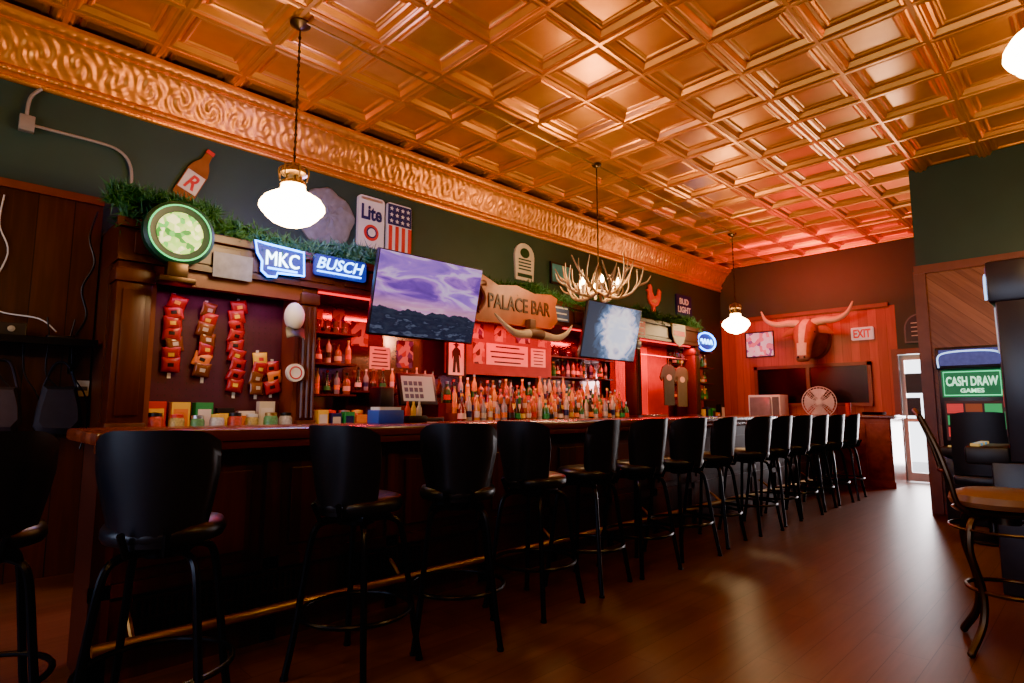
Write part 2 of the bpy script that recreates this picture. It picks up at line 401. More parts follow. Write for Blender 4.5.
bm=nb();box(bm,2.3,3.2,10.402,11.14,1.04,1.10,0,bev=.01);fin('countertop',bm,topwood,br)
rc=thing('rear_counter','low dark counter against the far paneled wall','counter')
bm=nb();box(bm,.75,2.28,10.75,11.45,0,.96);fin('body',bm,barwood,rc,smooth=False)
bm=nb();box(bm,.75,2.25,10.72,11.48,.96,1.0,0,bev=.006);fin('countertop',bm,steel,rc)
# ------------------------------------------------------------------ BACK BAR
bb=thing('back_bar_cabinet','tall dark red-brown wooden back bar with columns and mirrors','cabinet')
bm=nb();box(bm,0.0,.66,.9,10.6,0,.95)
yy=.95
while yy<10.3:
    box(bm,.66,.675,yy+.03,yy+.55,.1,.88,0,bev=.004);yy+=.6
fin('base_cabinet',bm,darkwood,bb,smooth=False)
bm=nb();box(bm,0,.72,.88,10.62,.95,.99,0,bev=.008);fin('countertop',bm,topwood,bb)
for i,(a,b) in enumerate(((.86,1.08),(2.22,2.36),(5.62,5.76),(7.34,7.46),(9.12,9.25))):
    bm=nb();x0,x1=(.46,.66) if i!=2 else (.06,.24)
    box(bm,x0,x1,a,b,.99,2.25,0,bev=.006)
    if i!=2:
        for z in(1.0,2.1):box(bm,x0-.02,x1+.02,a-.015,b+.015,z,z+.1,0,bev=.01)
    if i not in(0,2):
        for k in range(3):
            yc=a+(b-a)*(k+.5)/3;tube(bm,[(.665,yc,1.12),(.665,yc,2.08)],(b-a)/3*.32,6)
    elif i==0:box(bm,.66,.672,a+.04,b-.04,1.15,2.05,0,bev=.004)
    fin('column',bm,darkwood,bb)
bm=nb();box(bm,0,.46,.85,.88,.99,2.25);fin('end_panel',bm,wallwood,bb,smooth=False)
bm=nb();box(bm,.0,.66,.85,9.25,2.25,2.55,0);box(bm,.66,.69,.85,9.25,2.25,2.29,0);box(bm,.66,.70,.83,9.27,2.49,2.56,0,bev=.008)
for k in range(10):box(bm,.66,.672,.95+k*.83,1.68+k*.83,2.31,2.47,0,bev=.005)
fin('header',bm,darkwood,bb,smooth=False)
for a,b in((2.36,5.62),(5.76,7.34),(9.25,10.6)):
    bm=nb();box(bm,0.0,.02,a,b,.99,2.25);fin('mirror',bm,mirror,bb,smooth=False,label='reddish back mirror panel')
bm=nb();box(bm,.34,.36,1.08,2.22,.99,2.25,0)
for i in range(22):
    for j in range(19):
        yy=1.13+i*.05;zz=1.3+j*.05;box(bm,.36,.362,yy-.004,yy+.004,zz-.004,zz+.004,1)
fin('pegboard',bm,[purplepeg,blackp],bb,smooth=False,label='maroon pegboard back panel')
bm=nb();box(bm,.36,.62,1.08,1.12,.99,2.25);box(bm,.36,.62,2.18,2.22,.99,2.25);box(bm,.55,.64,1.08,2.22,2.13,2.25);fin('frame',bm,redwood,bb,smooth=False)
for i,(x0,x1,z) in enumerate(((.55,.68,1.04),(.42,.55,1.15),(.28,.42,1.26))):
    bm=nb();box(bm,x0,x1,4.0,7.2 if i<2 else 6.9,.99,z);fin('bottle_riser',bm,[redwood],bb,smooth=False)
for (a,b),zs in (((2.36,3.0),(1.32,1.62,1.92)),((3.0,4.05),(1.36,)),((5.76,7.34),(1.62,1.9)),((9.25,10.6),(1.35,1.65,1.95,2.25))):
    for z in zs:
        bm=nb();box(bm,.02,.25,a,b,z,z+.02);fin('shelf',bm,darkwood,bb,smooth=False)
for a,b in((2.4,5.6),(5.8,7.3),(7.5,9.1)):
    bm=nb();box(bm,.56,.59,a,b,2.235,2.25);fin('light_strip',bm,ledred,bb,smooth=False,label='red light strip')
bm=nb();box(bm,.10,.12,7.46,9.12,.99,2.25);fin('back_panel',bm,mat('red_panel',(.5,.02,.02),.5),bb,smooth=False)
bm=nb();box(bm,.25,.27,4.1,5.9,1.60,2.25);fin('center_panel',bm,mat('red_lit_wood',(.20,.018,.015),.5),bb,smooth=False)
# ------------------------------------------------------------------ STOOLS
st=thing('bar_stool','black vinyl bucket-back bar stool with splayed metal legs','bar stool',(2.98,.66,0),group='bar stools along the counter')
bm=nb()
def bw(v):return .148+.055*min(1,v*1.4)**.8
def bz(u,v):return .72+.405*v-(.045*abs(u)**6)*v
def fo(u,v):return (-.20-.045*v+.12*abs(u)**2.4, math.copysign(abs(u)**.92,u)*bw(v), bz(u,v))
def fi(u,v):
    e=.05*(1-abs(u)**6*.5)*(1-.35*abs(2*v-1)**4);x,y_,z=fo(u,v);return (x+e,y_*(.93),z-(.012 if v>.99 else 0)+(.0 if v>.01 else .01))
shell(bm,fo,fi,14,10);fin('backrest',bm,vinyl,st,ang=70)
bm=nb();lathe(bm,[(.16,.715),(.195,.725),(.206,.745),(.206,.765),(.195,.785),(.15,.797),(.0,.80)],28);fin('seat',bm,vinyl,st,ang=60)
bm=nb();box(bm,-.11,.11,-.11,.11,.685,.715,0,bev=.006);lathe(bm,[(.07,.66),(.07,.69)],14);tube(bm,[(-.1,.05,.70),(-.2,.06,.70),(-.235,.07,.78)],.012,6);tube(bm,[(-.1,-.05,.70),(-.2,-.06,.70),(-.235,-.07,.78)],.012,6)
fin('swivel_plate',bm,blackmetal,st)
for sx in(-1,1):
    for sy in(-1,1):
        bm=nb();tube(bm,spline([(sx*.05,sy*.05,.68),(sx*.11,sy*.11,.675),(sx*.145,sy*.145,.62),(sx*.17,sy*.17,.40),(sx*.19,sy*.19,.2),(sx*.215,sy*.215,.012)],5),.0145,8)
        lathe(bm,[(.018,0),(.018,.014)],8,c=(sx*.215,sy*.215,0));fin('leg',bm,blackmetal,st)
bm=nb();tube(bm,[(.252*math.cos(2*pi*k/32),.252*math.sin(2*pi*k/32),.27) for k in range(32)],.011,8,closed=True);fin('foot_ring',bm,blackmetal,st)
A=math.radians
st.rotation_euler=(0,0,A(150))
pos=[(2.68,.14,180),(2.95,1.49,112),(2.97,2.08,142),(2.92,2.74,98),(2.88,3.32,190),(2.9,3.92,172),(2.9,4.55,165),(2.87,5.17,185),(2.9,5.90,175),(2.87,6.52,180),(2.87,7.12,170),(2.86,7.72,182),(2.86,8.34,176),(2.87,8.95,184)]
for x,y,a in pos:clone(st,(x,y,0),(0,0,A(a)))
# ------------------------------------------------------------------ PENDANTS
pd=thing('pendant_lamp','lit opal schoolhouse pendant lamp on a thin rod','pendant lamp',(1.5,1.73,H),group='schoolhouse pendant lamps')
bm=nb();lathe(bm,[(.0,-.0),(.075,0),(.075,-.012),(.05,-.03),(.02,-.045),(.0,-.05)],20);fin('canopy',bm,bronze,pd)
bm=nb();tube(bm,[(0,0,-.03),(0,0,-1.10)],.007,8)
for k in range(18):
    z=-.1-k*.054;lathe(bm,[(.007,z),(.012,z-.010),(.012,z-.02),(.007,z-.03)],8)
fin('rod',bm,bronze,pd)
bm=nb();lathe(bm,[(.0,-1.08),(.03,-1.09),(.035,-1.12),(.085,-1.14),(.095,-1.17),(.06,-1.19),(.055,-1.22),(.085,-1.23),(.09,-1.255),(.0,-1.26)],20)
for k in range(6):
    a=k*pi/3;tube(bm,spline([(.035*math.cos(a),.035*math.sin(a),-1.10),(.10*math.cos(a),.10*math.sin(a),-1.13),(.09*math.cos(a),.09*math.sin(a),-1.22)],4),.006,6)
fin('fitter',bm,brass,pd)
bm=nb();lathe(bm,[(.075,-1.24),(.085,-1.27),(.09,-1.30),(.14,-1.325),(.195,-1.36),(.222,-1.40),(.225,-1.425),(.21,-1.45),(.19,-1.465),(.185,-1.48),(.14,-1.52),(.085,-1.545),(.055,-1.55),(.03,-1.562),(0,-1.566)],32);fin('lamp_shade',bm,globem,pd,label='glowing opal glass globe')
for x,y in((1.38,9.14),(5.5,3.16),(5.5,6.8),(5.42,-.6),(1.5,-1.9)):
    c=clone(pd,(x,y,H))
    if y>9:c.scale=(.95,.95,1.06)
    if abs(y-3.16)<.01:c.scale=(.9,.9,.97)
bm=nb();tube(bm,[(1.56,1.75,H-.012),(1.5,5.3,H-.012),(1.44,9.1,H-.012)],.010,8)
fin('ceiling_conduit',bm,brass,label='thin metal conduit running between ceiling lamps',category='conduit')
# antler chandelier
ch=thing('antler_chandelier','antler chandelier with small lit candle bulbs','chandelier',(1.5,5.34,H));ch.scale=(.86,.86,1)
bm=nb();lathe(bm,[(0,0),(.07,0),(.06,-.02),(.02,-.04),(0,-.045)],16);fin('canopy',bm,bronze,ch)
bm=nb();tube(bm,[(0,0,-.03),(0,0,-1.30)],.009,8);lathe(bm,[(.0,-1.2),(.04,-1.24),(.05,-1.46),(.02,-1.54),(0,-1.56)],12);fin('rod',bm,bronze,ch)
for k in range(10):
    a=k*pi/5+R(-.15,.15);bm=nb();dx,dy=math.cos(a),math.sin(a);px,py=-dy,dx
    up=.0 if k%2 else .10
    def pt(r,s,z):return (dx*r*(1-up*1.5)+px*s,dy*r*(1-up*1.5)+py*s,(z+1.5)*.8-1.5+up*r*2.0-.06)
    m=spline([pt(.03,0,-1.45),pt(.2,.05,-1.54),pt(.40,.04,-1.5),pt(.54,-.04,-1.36),pt(.60,-.12,-1.16)],5)
    tube(bm,m,lin(.024,.006,len(m)),8)
    for r0,s0,z0,r1,s1,z1 in((.2,.05,-1.54,.25,.14,-1.30),(.33,.05,-1.52,.38,.17,-1.22),(.45,.02,-1.46,.50,.10,-1.14),(.52,-.03,-1.40,.68,.02,-1.26),(.28,.05,-1.53,.30,-.10,-1.34)):
        q=spline([pt(r0,s0,z0),pt((r0+r1)/2+.03,(s0+s1)/2,(z0+z1)/2-.02),pt(r1,s1,z1)],4);tube(bm,q,lin(.014,.004,len(q)),6)
    fin('antler',bm,antler,ch)
for k in range(6):
    a=k*pi/3+.3;bm=nb();x,y=.26*math.cos(a),.26*math.sin(a)
    lathe(bm,[(.018,-1.57),(.018,-1.46)],10,mi=0,c=(x,y,0));lathe(bm,[(.010,-1.46),(.024,-1.43),(.020,-1.40),(.0,-1.365)],10,mi=1,c=(x,y,0));fin('candle_bulb',bm,[offwhite,bulbm],ch)
# ------------------------------------------------------------------ WALL CONDUIT
e=thing('electrical_conduit','grey electrical conduit with junction box on the green wall','conduit')
bm=nb();tube(bm,spline([(.03,.40,3.60),(.03,.34,3.5),(.03,.33,3.32)],5),.012,8);tube(bm,spline([(.03,.36,3.30),(.03,.5,3.30),(.03,.80,3.30),(.03,.93,3.27),(.03,1.0,3.18),(.03,1.02,3.0),(.03,1.02,2.56)],6),.012,8)
fin('pipe',bm,conduitm,e)
bm=nb();box(bm,0.001,.06,.29,.38,3.24,3.36,0,bev=.005);fin('junction_box',bm,conduitm,e)
# ------------------------------------------------------------------ SIGNS ON GREEN WALL
def sign(name,label,x,y,z,rot=LR,roll=0,cat='sign'):
    e=thing(name,label,cat,(x,y,z));e.rotation_euler=(Matrix(((0,0,1),(1,0,0),(0,1,0))) @ Matrix.Rotation(roll,3,'Z')).to_euler() if rot==LR else rot
    return e
e=sign('bottle_sign','brown beer bottle shaped tin sign on the green wall',.002,1.50,3.25,roll=-.42)
out=[(.0,-.25),(.07,-.25),(.075,-.22),(.075,.02),(.06,.08),(.03,.14),(.025,.22),(.03,.225),(.03,.25),(0,.25)]
pts=out+[(-x,y) for x,y in reversed(out[1:-1])]
pts=[(x*1.15,y*1.05) for x,y in pts]
bm=nb();poly(bm,pts,0,.03,0);fin('plaque',bm,brownglass,e,smooth=False)
bm=nb();poly(bm,[(-.078,-.19),(.078,-.19),(.078,.0),(-.078,.0)],.03,.034,0);fin('printed_label',bm,[offwhite],e,smooth=False)
bm=nb();poly(bm,[(-.034,.225),(.034,.225),(.034,.262),(-.034,.262)],.03,.034,0);fin('bottle_cap',bm,red,e,smooth=False)
text(e,'R',.09,.14,red,(0,-.095,.036),shear=.3,bold=.02)
e=sign('relief_plaque','round grey sculpted relief plaque on the green wall',0.002,2.72,3.15,cat='wall decoration')
bm=nb();pts=[]
for i in range(40):
    a=2*pi*i/40;r=.30*(1+.04*math.sin(5*a)+.03*math.sin(9*a+1)+.05*math.cos(a*2));pts.append((r*math.cos(a),r*math.sin(a)*1.04))
rings=[]
for s,z in((1,0),(1,.03),(.92,.05),(.75,.06),(.6,.075),(.42,.07),(.25,.09),(.08,.095)):
    rings.append([bm.verts.new((x*s,y*s,z+(.014*math.sin(9*math.atan2(y,x)+s*14) if .1<s<.95 else 0))) for x,y in pts])
ringfaces(bm,rings,0);fin('relief',bm,mat('grey_stone',(.20,.22,.23),.6,noise=.5,scale=14,bump=.6,bscale=30),e)
e=sign('can_sign','white beer can shaped tin sign with blue lettering',0.002,3.24,3.21)
bm=nb();poly(bm,rrect(.32,.56,.04),0,.04,0);fin('plaque',bm,[white],e,smooth=False)
bm=nb();poly(bm,[(-.13,.235),(.13,.235),(.13,.262),(-.13,.262)],.04,.044,0);fin('can_rim',bm,[steel],e,smooth=False)
text(e,'Lite',.25,.17,navy,(0,.10,.045),bold=.03)
bm=nb();poly(bm,disc(.09,24,0,-.12),.04,.045,0);fin('emblem',bm,red,e,smooth=False);bm=nb();poly(bm,disc(.062,24,0,-.12),.045,.05,0);fin('emblem_center',bm,navy,e,smooth=False);bm=nb();poly(bm,disc(.045,24,0,-.12),.05,.054,0);fin('emblem_core',bm,white,e,smooth=False)
e=sign('flag_sign','can shaped sign painted with stars and stripes',0.002,3.60,3.21)
bm=nb();poly(bm,rrect(.32,.56,.03),0,.04,0);fin('plaque',bm,[white],e,smooth=False)
bm=nb()
for k in range(4):poly(bm,[(-.14+k*.085,-.26),(-.097+k*.085,-.26),(-.097+k*.085,.02),(-.14+k*.085,.02)],.04,.045,0)
fin('stripes',bm,red,e,smooth=False)
bm=nb();poly(bm,[(-.155,.03),(.155,.03),(.155,.265),(-.155,.265)],.04,.045,0);fin('canton',bm,navy,e,smooth=False)
bm=nb()
for i in range(4):
    for j in range(3):
        cx,cy=-.11+i*.073,.075+j*.07
        poly(bm,[(cx+(.026 if k%2==0 else .011)*math.sin(k*pi/5),cy+(.026 if k%2==0 else .011)*math.cos(k*pi/5)) for k in range(10)],.045,.048)
fin('stars',bm,white,e,smooth=False)
e=sign('arched_sign','tall white arched tin sign with dark lettering',0.002,5.64,3.20)
bm=nb();pts=[(-.17,-.26),(.17,-.26),(.19,.08)]+[(.19*math.cos(a*pi/8),.08+.18*math.sin(a*pi/8)) for a in range(1,8)]+[(-.19,.08)]
poly(bm,pts,0,.03,0);fin('plaque',bm,offwhite,e,smooth=False)
bm=nb();poly(bm,disc(.09,20,0,.12,.07),.03,.035,0);poly(bm,[(-.14,-.22),(.14,-.22),(.14,-.17),(-.14,-.17)],.03,.035,0)
for k in range(4):poly(bm,[(-.12,-.12+k*.045),(.12,-.12+k*.045),(.12,-.10+k*.045),(-.12,-.10+k*.045)],.03,.035,0)
fin('printing',bm,dgreen,e,smooth=False)
e=sign('framed_print','small teal framed print on the green wall',0.002,6.41,3.15,cat='picture')
bm=nb();poly(bm,[(-.23,-.16),(.23,-.16),(.23,.16),(-.23,.16)],0,.03,0);fin('frame',bm,blackp,e,smooth=False)
bm=nb();poly(bm,[(-.2,-.13),(.2,-.13),(.2,.13),(-.2,.13)],.03,.033,0);fin('print',bm,mat('teal_print',(.06,.28,.30),.5,noise=.8,scale=9),e,smooth=False)
e=sign('rooster_cutout','red rooster shaped metal cutout on the wall',0.002,8.9,3.12,cat='wall decoration')
pts=[(-.05,-.24),(.05,-.24),(.04,-.14),(.14,-.10),(.22,.0),(.25,.16),(.17,.20),(.13,.08),(.02,.04),(-.04,.12),(-.05,.2),(-.09,.25),(-.14,.22),(-.15,.16),(-.22,.13),(-.16,.10),(-.17,.0),(-.12,-.10),(-.04,-.14)]
bm=nb();poly(bm,pts,0,.03,0);fin('body',bm,mat('bright_red',(.85,.05,.02),.4),e,smooth=False)
bm=nb();poly(bm,[(-.10,-.06),(.04,-.08),(.12,-.02),(.0,.0)],.03,.04,0);fin('wing_detail',bm,orange,e,smooth=False)
e=sign('beer_sign','square black sign with white lettering',0.002,9.95,3.12)
bm=nb();poly(bm,rrect(.56,.40,.02),0,.03,0);fin('plaque',bm,navy,e,smooth=False);text(e,'BUD\nLIGHT',.46,.27,white,(0,0,.033),bold=.02)
e=sign('shield_sign','white shield shaped beer sign with red band',.705,8.5,2.38)
pts=[(-.2,.17),(.2,.17),(.2,0),(.14,-.12),(0,-.19),(-.14,-.12),(-.2,0)]
bm=nb();poly(bm,pts,0,.02,0);fin('plaque',bm,offwhite,e,smooth=False);bm=nb();poly(bm,[(-.17,-.02),(.17,-.02),(.17,.06),(-.17,.06)],.02,.024,0);fin('band',bm,red,e,smooth=False)
e=sign('round_light_sign','round illuminated green sign in a dark ring frame',.76,1.20,2.48,cat='lit sign')
bm=nb();lathe(bm,[(.225,-.04),(.237,-.02),(.237,.05),(.215,.065),(.16,.05)],40,0);fin('ring_frame',bm,dgreen,e)
bm=nb();tube(bm,[(.205*math.cos(k*pi/20),.205*math.sin(k*pi/20),.068) for k in range(40)],.005,6,closed=True);fin('light_ring',bm,glow('green_glow',(.08,.9,.25),3),e)
bm=nb();poly(bm,disc(.155,36),.05,.055,0);fin('face',bm,pict('green_lit_picture',[(.55,.85,.20),(.12,.55,.08),(.90,1,.45),(.04,.25,.03),(.35,.75,.12)],30,2.2),e,smooth=False)
bm=nb();box(bm,-.07,.07,-.33,-.22,-.03,.06,0,bev=.01);box(bm,-.12,.12,-.37,-.33,-.055,.08,0,bev=.006);fin('base',bm,bronze,e)
e=sign('neon_sign','blue and white neon sign with state outline',.705,1.98,2.42,cat='neon sign')
o=[(-.21,.14),(-.12,.13),(.20,.115),(.21,-.09),(-.02,-.10),(-.03,-.135),(-.10,-.14),(-.15,-.10),(-.15,-.02),(-.19,.04)]
bm=nb();tube(bm,[(x,y,.03) for x,y in o],.009,8,closed=True);fin('outline_tube',bm,neonb,e)
bm=nb();poly(bm,[(x*1.04,y*1.04) for x,y in o],0,.012,0);fin('backing',bm,bluehalo,e,smooth=False)
text(e,'MKC',.28,.12,glow('neon_bright',(.6,.85,1),18),(.025,.02,.022),ext=.006,bold=.0)
bm=nb();box(bm,-.10,.15,-.075,-.06,.02,.03);fin('underline_tube',bm,neonb,e,smooth=False)
e=sign('neon_sign','blue neon beer sign with slanted lettering',.705,2.54,2.46,cat='neon sign')
bm=nb();poly(bm,rrect(.52,.19,.03),0,.012,0);fin('backing',bm,bluehalo,e,smooth=False)
text(e,'BUSCH',.46,.10,neonw,(0,.02,.02),ext=.006,shear=.3,bold=.0)
bm=nb();tube(bm,[(-.23,-.06,.025),(.2,-.06,.025)],.007,8);fin('underline_tube',bm,neonb,e)
e=sign('neon_sign','oval blue neon sign with white script squiggle',.30,10.22,2.44,cat='neon sign')
bm=nb();poly(bm,disc(.36,32,0,0,.18),-.04,0,0);fin('backing',bm,bluehalo,e,smooth=False)
bm=nb();tube(bm,[(.34*math.cos(k*pi/20),.165*math.sin(k*pi/20),.02) for k in range(40)],.014,8,closed=True);fin('outline_tube',bm,neonb,e)
bm=nb();tube(bm,[(-.22+k*.02,.045*math.sin(k*1.05),.02) for k in range(23)],.013,6);fin('script_tube',bm,neonw,e)
bm=nb();box(bm,-.3,.3,-.02,.02,-.295,-.04);fin('bracket',bm,blackmetal,e,smooth=False)
e=sign('carved_name_sign','carved orange-brown wooden bar name sign',.705,4.76,2.40)
sg=mat('carved_sign_wood',(.46,.12,.025),.4,noise=.4,scale=6)
pts=[(-.70,-.2),(-.60,-.25),(.60,-.23),(.72,-.12),(.68,.06),(.72,.16),(.60,.20),(.3,.17),(0,.23),(-.3,.19),(-.55,.28),(-.72,.2),(-.67,0)]
bm=nb();poly(bm,pts,0,.05,0);fin('board',bm,sg,e,smooth=False)
text(e,'PALACE BAR',1.02,.17,mat('dark_carving',(.07,.02,.01),.5),(.06,-.0,.052),ext=.008,bold=.015)
bm=nb();tube(bm,spline([(-.62,-.15,.06),(-.54,.0,.08),(-.6,.15,.06),(-.5,.18,.05)],5),.03,8);fin('carved_ornament',bm,redwood,e)
e=sign('mounted_horns','pale longhorn horns with leather wrapped center',.76,4.94,2.10,cat='mounted horns')
for s in(-1,1):
    bm=nb();q=spline([(0,-.03,.12),(s*.15,-.05,.12),(s*.35,-.06,.14),(s*.52,.01,.15),(s*.66,.13,.13)],6);tube(bm,q,[.056*(1-(i/(len(q)))**1.6)+.004 for i in range(len(q))],12);fin('horn',bm,horn,e)
bm=nb();tube(bm,[(-.11,-.045,.12),(-.05,-.035,.12),(.05,-.035,.12),(.11,-.045,.12)],[.058,.065,.065,.058],12);box(bm,-.05,.05,-.08,.14,0,.09,0,bev=.01);fin('mount',bm,leather,e)
# ------------------------------------------------------------------ TVs
def tv(y,z,w,h,scr,label,tilt=.22):
    e=thing('television',label,'television',(.95,y,z));e.rotation_euler=(Matrix(((0,0,1),(1,0,0),(0,1,0)))@Matrix.Rotation(tilt,3,'X')).to_euler()
    bm=nb();box(bm,-w/2,w/2,-h/2,h/2,-.045,0,0,bev=.008);box(bm,-w*.3,w*.3,-h*.3,h*.3,-.08,-.045);fin('casing',bm,blackp,e)
    bm=nb();v=[bm.verts.new(p) for p in((-w/2+.012,-h/2+.02,.002),(w/2-.012,-h/2+.02,.002),(w/2-.012,h/2-.012,.002),(-w/2+.012,h/2-.012,.002))];bm.faces.new(v);fin('screen',bm,scr,e,smooth=False)
    bm=nb();box(bm,-.12,.12,.08,.22,-.30,-.08);fin('wall_bracket',bm,blackmetal,e,smooth=False)
    return e
tv(3.36,2.25,1.24,.79,landscape_screen(),'large flat television showing a purple mountain sky')
tv(6.36,2.20,1.20,.74,broadcast_screen(),'flat television showing a pale pink and white picture')
# ------------------------------------------------------------------ GARLAND
bm=nb()
def zig(y):return 2.60+.035*math.sin(y*5.2)
for k in range(9000):
    y=R(.85,9.25);c=Vector((.62+R(-.04,.08),y,zig(y)+R(-.06,.07)))
    d=Vector((R(-.3,1),R(-1,1),R(-.8,1))).normalized();L=R(.05,.13);s=d.orthogonal().normalized()*.009
    vs=[bm.verts.new(c-s),bm.verts.new(c+s),bm.verts.new(c+d*L)];bm.faces.new(vs)
tube(bm,[(.60,.85+k*.2,zig(.85+k*.2)-.015) for k in range(43)],.02,6)
fin('pine_garland',bm,needle,label='long green artificial pine garland draped along the back bar top',category='garland',smooth=False)
bm=nb()
for k in range(1600):
    c=Vector((.62,1.14+.18*R(-2,2),2.66+R(0,.12)));d=Vector((R(-.3,1),R(-1,1),R(-.4,1))).normalized();s=d.orthogonal().normalized()*.009
    bm.faces.new([bm.verts.new(c-s),bm.verts.new(c+s),bm.verts.new(c+d*R(.06,.13))])
tube(bm,[(.6,.85,2.68),(.6,1.45,2.70)],.02,6)
fin('pine_spray',bm,needle,label='bushy pine spray above the round lit sign',category='garland',smooth=False)
# ------------------------------------------------------------------ BOTTLES
def bottle_mesh(nm,prof,mis,mats):
    bm=nb();lathe(bm,prof,16,mis=mis);bmesh.ops.recalc_face_normals(bm,faces=bm.faces);me=bpy.data.meshes.new(nm);bm.to_mesh(me);bm.free()
    for m in mats:me.materials.append(m)
    me.shade_smooth();me.set_sharp_from_angle(angle=math.radians(40));return me
P1=[(.034,0),(.037,.01),(.037,.06),(.0375,.06),(.0375,.12),(.037,.12),(.037,.18),(.03,.205),(.014,.235),(.013,.28),(.016,.28),(.016,.305),(0,.306)]
M1=[0,0,0,1,1,0,0,0,0,2,2,2]
P2=[(.043,0),(.046,.01),(.046,.04),(.0465,.04),(.0465,.10),(.046,.10),(.046,.15),(.035,.18),(.015,.20),(.014,.235),(.018,.235),(.018,.265),(0,.266)]
P3=[(.030,0),(.032,.01),(.032,.07),(.0325,.07),(.0325,.14),(.032,.14),(.032,.22),(.024,.25),(.013,.27),(.012,.31),(.015,.31),(.015,.335),(0,.336)]
P4=[(.040,0),(.045,.01),(.048,.05),(.0485,.05),(.044,.11),(.043,.11),(.03,.16),(.018,.19),(.015,.25),(.014,.29),(.018,.29),(.018,.32),(0,.321)]
gc=[('amber_glass',(.35,.09,.012)),('dark_glass',(.015,.018,.012)),('pale_glass',(.40,.36,.28)),('green_glass',(.02,.13,.03)),('clear_spirit_glass',(.22,.23,.25)),('wine_glass',(.12,.01,.015)),('honey_glass',(.6,.26,.035)),('brandy_glass',(.22,.06,.01))]
GM=[mat(n,c,.06,0,c,.05,noise=.1,coat=.5) for n,c in gc]  # faint emission puts a lit look into the bottle glass
LB=[paper,red,offwhite,yellow,navy,gpaint,orange,blackp,white]
LB2=[paper,yellow,blackp,offwhite,gpaint,red,offwhite,navy,orange]
CP=[blackp,red,steel,yellow,blackp,white,brass]
BM=[]
for i in range(28):
    P=[P1,P2,P3,P4][i%4];BM.append(bottle_mesh('bottle',P,M1,[GM[(i*3)%8],LB2[(i*4)%9],CP[(i*3)%7]]))
def obj1(name,me,loc,label,cat,group=None,rz=0,s=1):
    o=bpy.data.objects.new(name,me);COL.objects.link(o);o.location=loc;o.rotation_euler=(0,0,rz);o.scale=(s,s,s);o['label']=label;o['category']=cat
    if group:o['group']=group
    return o
for row,(x,z,y0,y1) in enumerate(((.615,1.04,4.06,7.15),(.485,1.15,4.06,7.15),(.35,1.26,4.06,6.85))):
    y=y0
    while y<y1:
        obj1('liquor_bottle',random.choice(BM),(x+R(-.012,.012),y,z),'glass liquor bottle standing on the stepped bottle riser','bottle','liquor bottles on the back bar',R(0,6),R(.82,1.06))
        y+=R(.093,.108)
for a,b,zs in((2.42,2.96,(1.34,1.64)),(3.06,4.0,(1.38,)),(5.85,7.28,(1.64,)),(9.35,10.5,(1.37,1.67,1.97))):
    for z in zs:
        y=a
        while y<b:
            obj1('liquor_bottle',random.choice(BM),(.15+R(-.03,.03),y,z),'glass liquor bottle on a back bar shelf','bottle','bottles on the back bar shelves',R(0,6),R(.72,.82));y+=R(.09,.12)
bm=nb();lathe(bm,[(.028,0),(.03,.004),(.036,.12),(.034,.12),(.028,.01),(0,.01)],14);gme=bpy.data.meshes.new('glass');bmesh.ops.recalc_face_normals(bm,faces=bm.faces);bm.to_mesh(gme);bm.free();gme.materials.append(clear);gme.shade_smooth()
for k in range(10):obj1('pint_glass',gme,(.12+.08*(k%2),5.9+k*.14,1.92),'clear pint glass on a back bar shelf','glass','pint glasses on the shelf')
for k in range(6):obj1('pint_glass',gme,(.17,2.42+k*.095,1.94),'clear pint glass on a back bar shelf','glass','pint glasses on the shelf')
for k in range(8):obj1('pint_glass',gme,(.62,7.55+.09*k,.99),'clear pint glass on the back counter','glass','pint glasses on the back counter')
# ------------------------------------------------------------------ SNACK BAGS
def bag_mesh(c1,c2):
    bm=nb();w,h=.062,.058;n=6
    def f(u,v):return (.020*(1-abs(u)**3)*(1-abs(2*v-1)**3)+.001,u*w*(1+.04*abs(2*v-1)),(v-.5)*2*h)
    def g(u,v):
        x,y,z=f(u,v);return (-x,y,z)
    shell(bm,f,g,n,8,0)
    for fc in bm.faces:
        c=fc.calc_center_median()
        if abs(c.z)<.02 and abs(c.y)<.03:fc.material_index=1
    bmesh.ops.recalc_face_normals(bm,faces=bm.faces);me=bpy.data.meshes.new('snack_bag');bm.to_mesh(me);bm.free()
    me.materials.append(c1);me.materials.append(c2);me.shade_smooth();return me
dred=mat('dark_red_foil',(.40,.012,.015),.3,noise=.3)
BG=[bag_mesh(dred,yellow),bag_mesh(yellow,red),bag_mesh(orange,blackp),bag_mesh(dred,blackp),bag_mesh(blue,yellow),bag_mesh(brownglass,offwhite)]
for y,z0,n,kind in((1.30,2.03,7,(0,3,0,5)),(1.54,2.00,7,(0,2,5,4)),(1.79,2.05,9,(0,3,3)),(1.97,1.62,4,(5,0,1)),(2.1,1.55,3,(2,3))):
    bm=nb();box(bm,.362,.366,y-.012,y+.012,z0-.085*n,z0+.08)
    fin('clip_strip',bm,white,label='white plastic clip strip hanging on the pegboard',category='display strip',smooth=False,group='clip strips on the pegboard')
    for k in range(n):
        obj1('snack_bag',BG[random.choice(kind)],(.390+R(0,.01),y+R(-.02,.02),z0-k*.082),'small colorful foil snack bag clipped to a strip','snack bag','snack bags on clip strips').rotation_euler=(R(-.35,.35),R(-.1,.25),R(-.3,.3))
def jar(y,x,cap,fill,s=1,z=.99):
    e=thing('candy_jar','lidded jar of candy standing on the back counter','jar',(x,y,z),group='jars on the back counter');e.scale=(s,s,s)
    bm=nb();lathe(bm,[(.05,0),(.056,.01),(.056,.13),(.045,.15)],14);fin('jar_body',bm,fill,e)
    bm=nb();lathe(bm,[(.048,.15),(.048,.175),(.0,.18)],14);fin('lid',bm,cap,e)
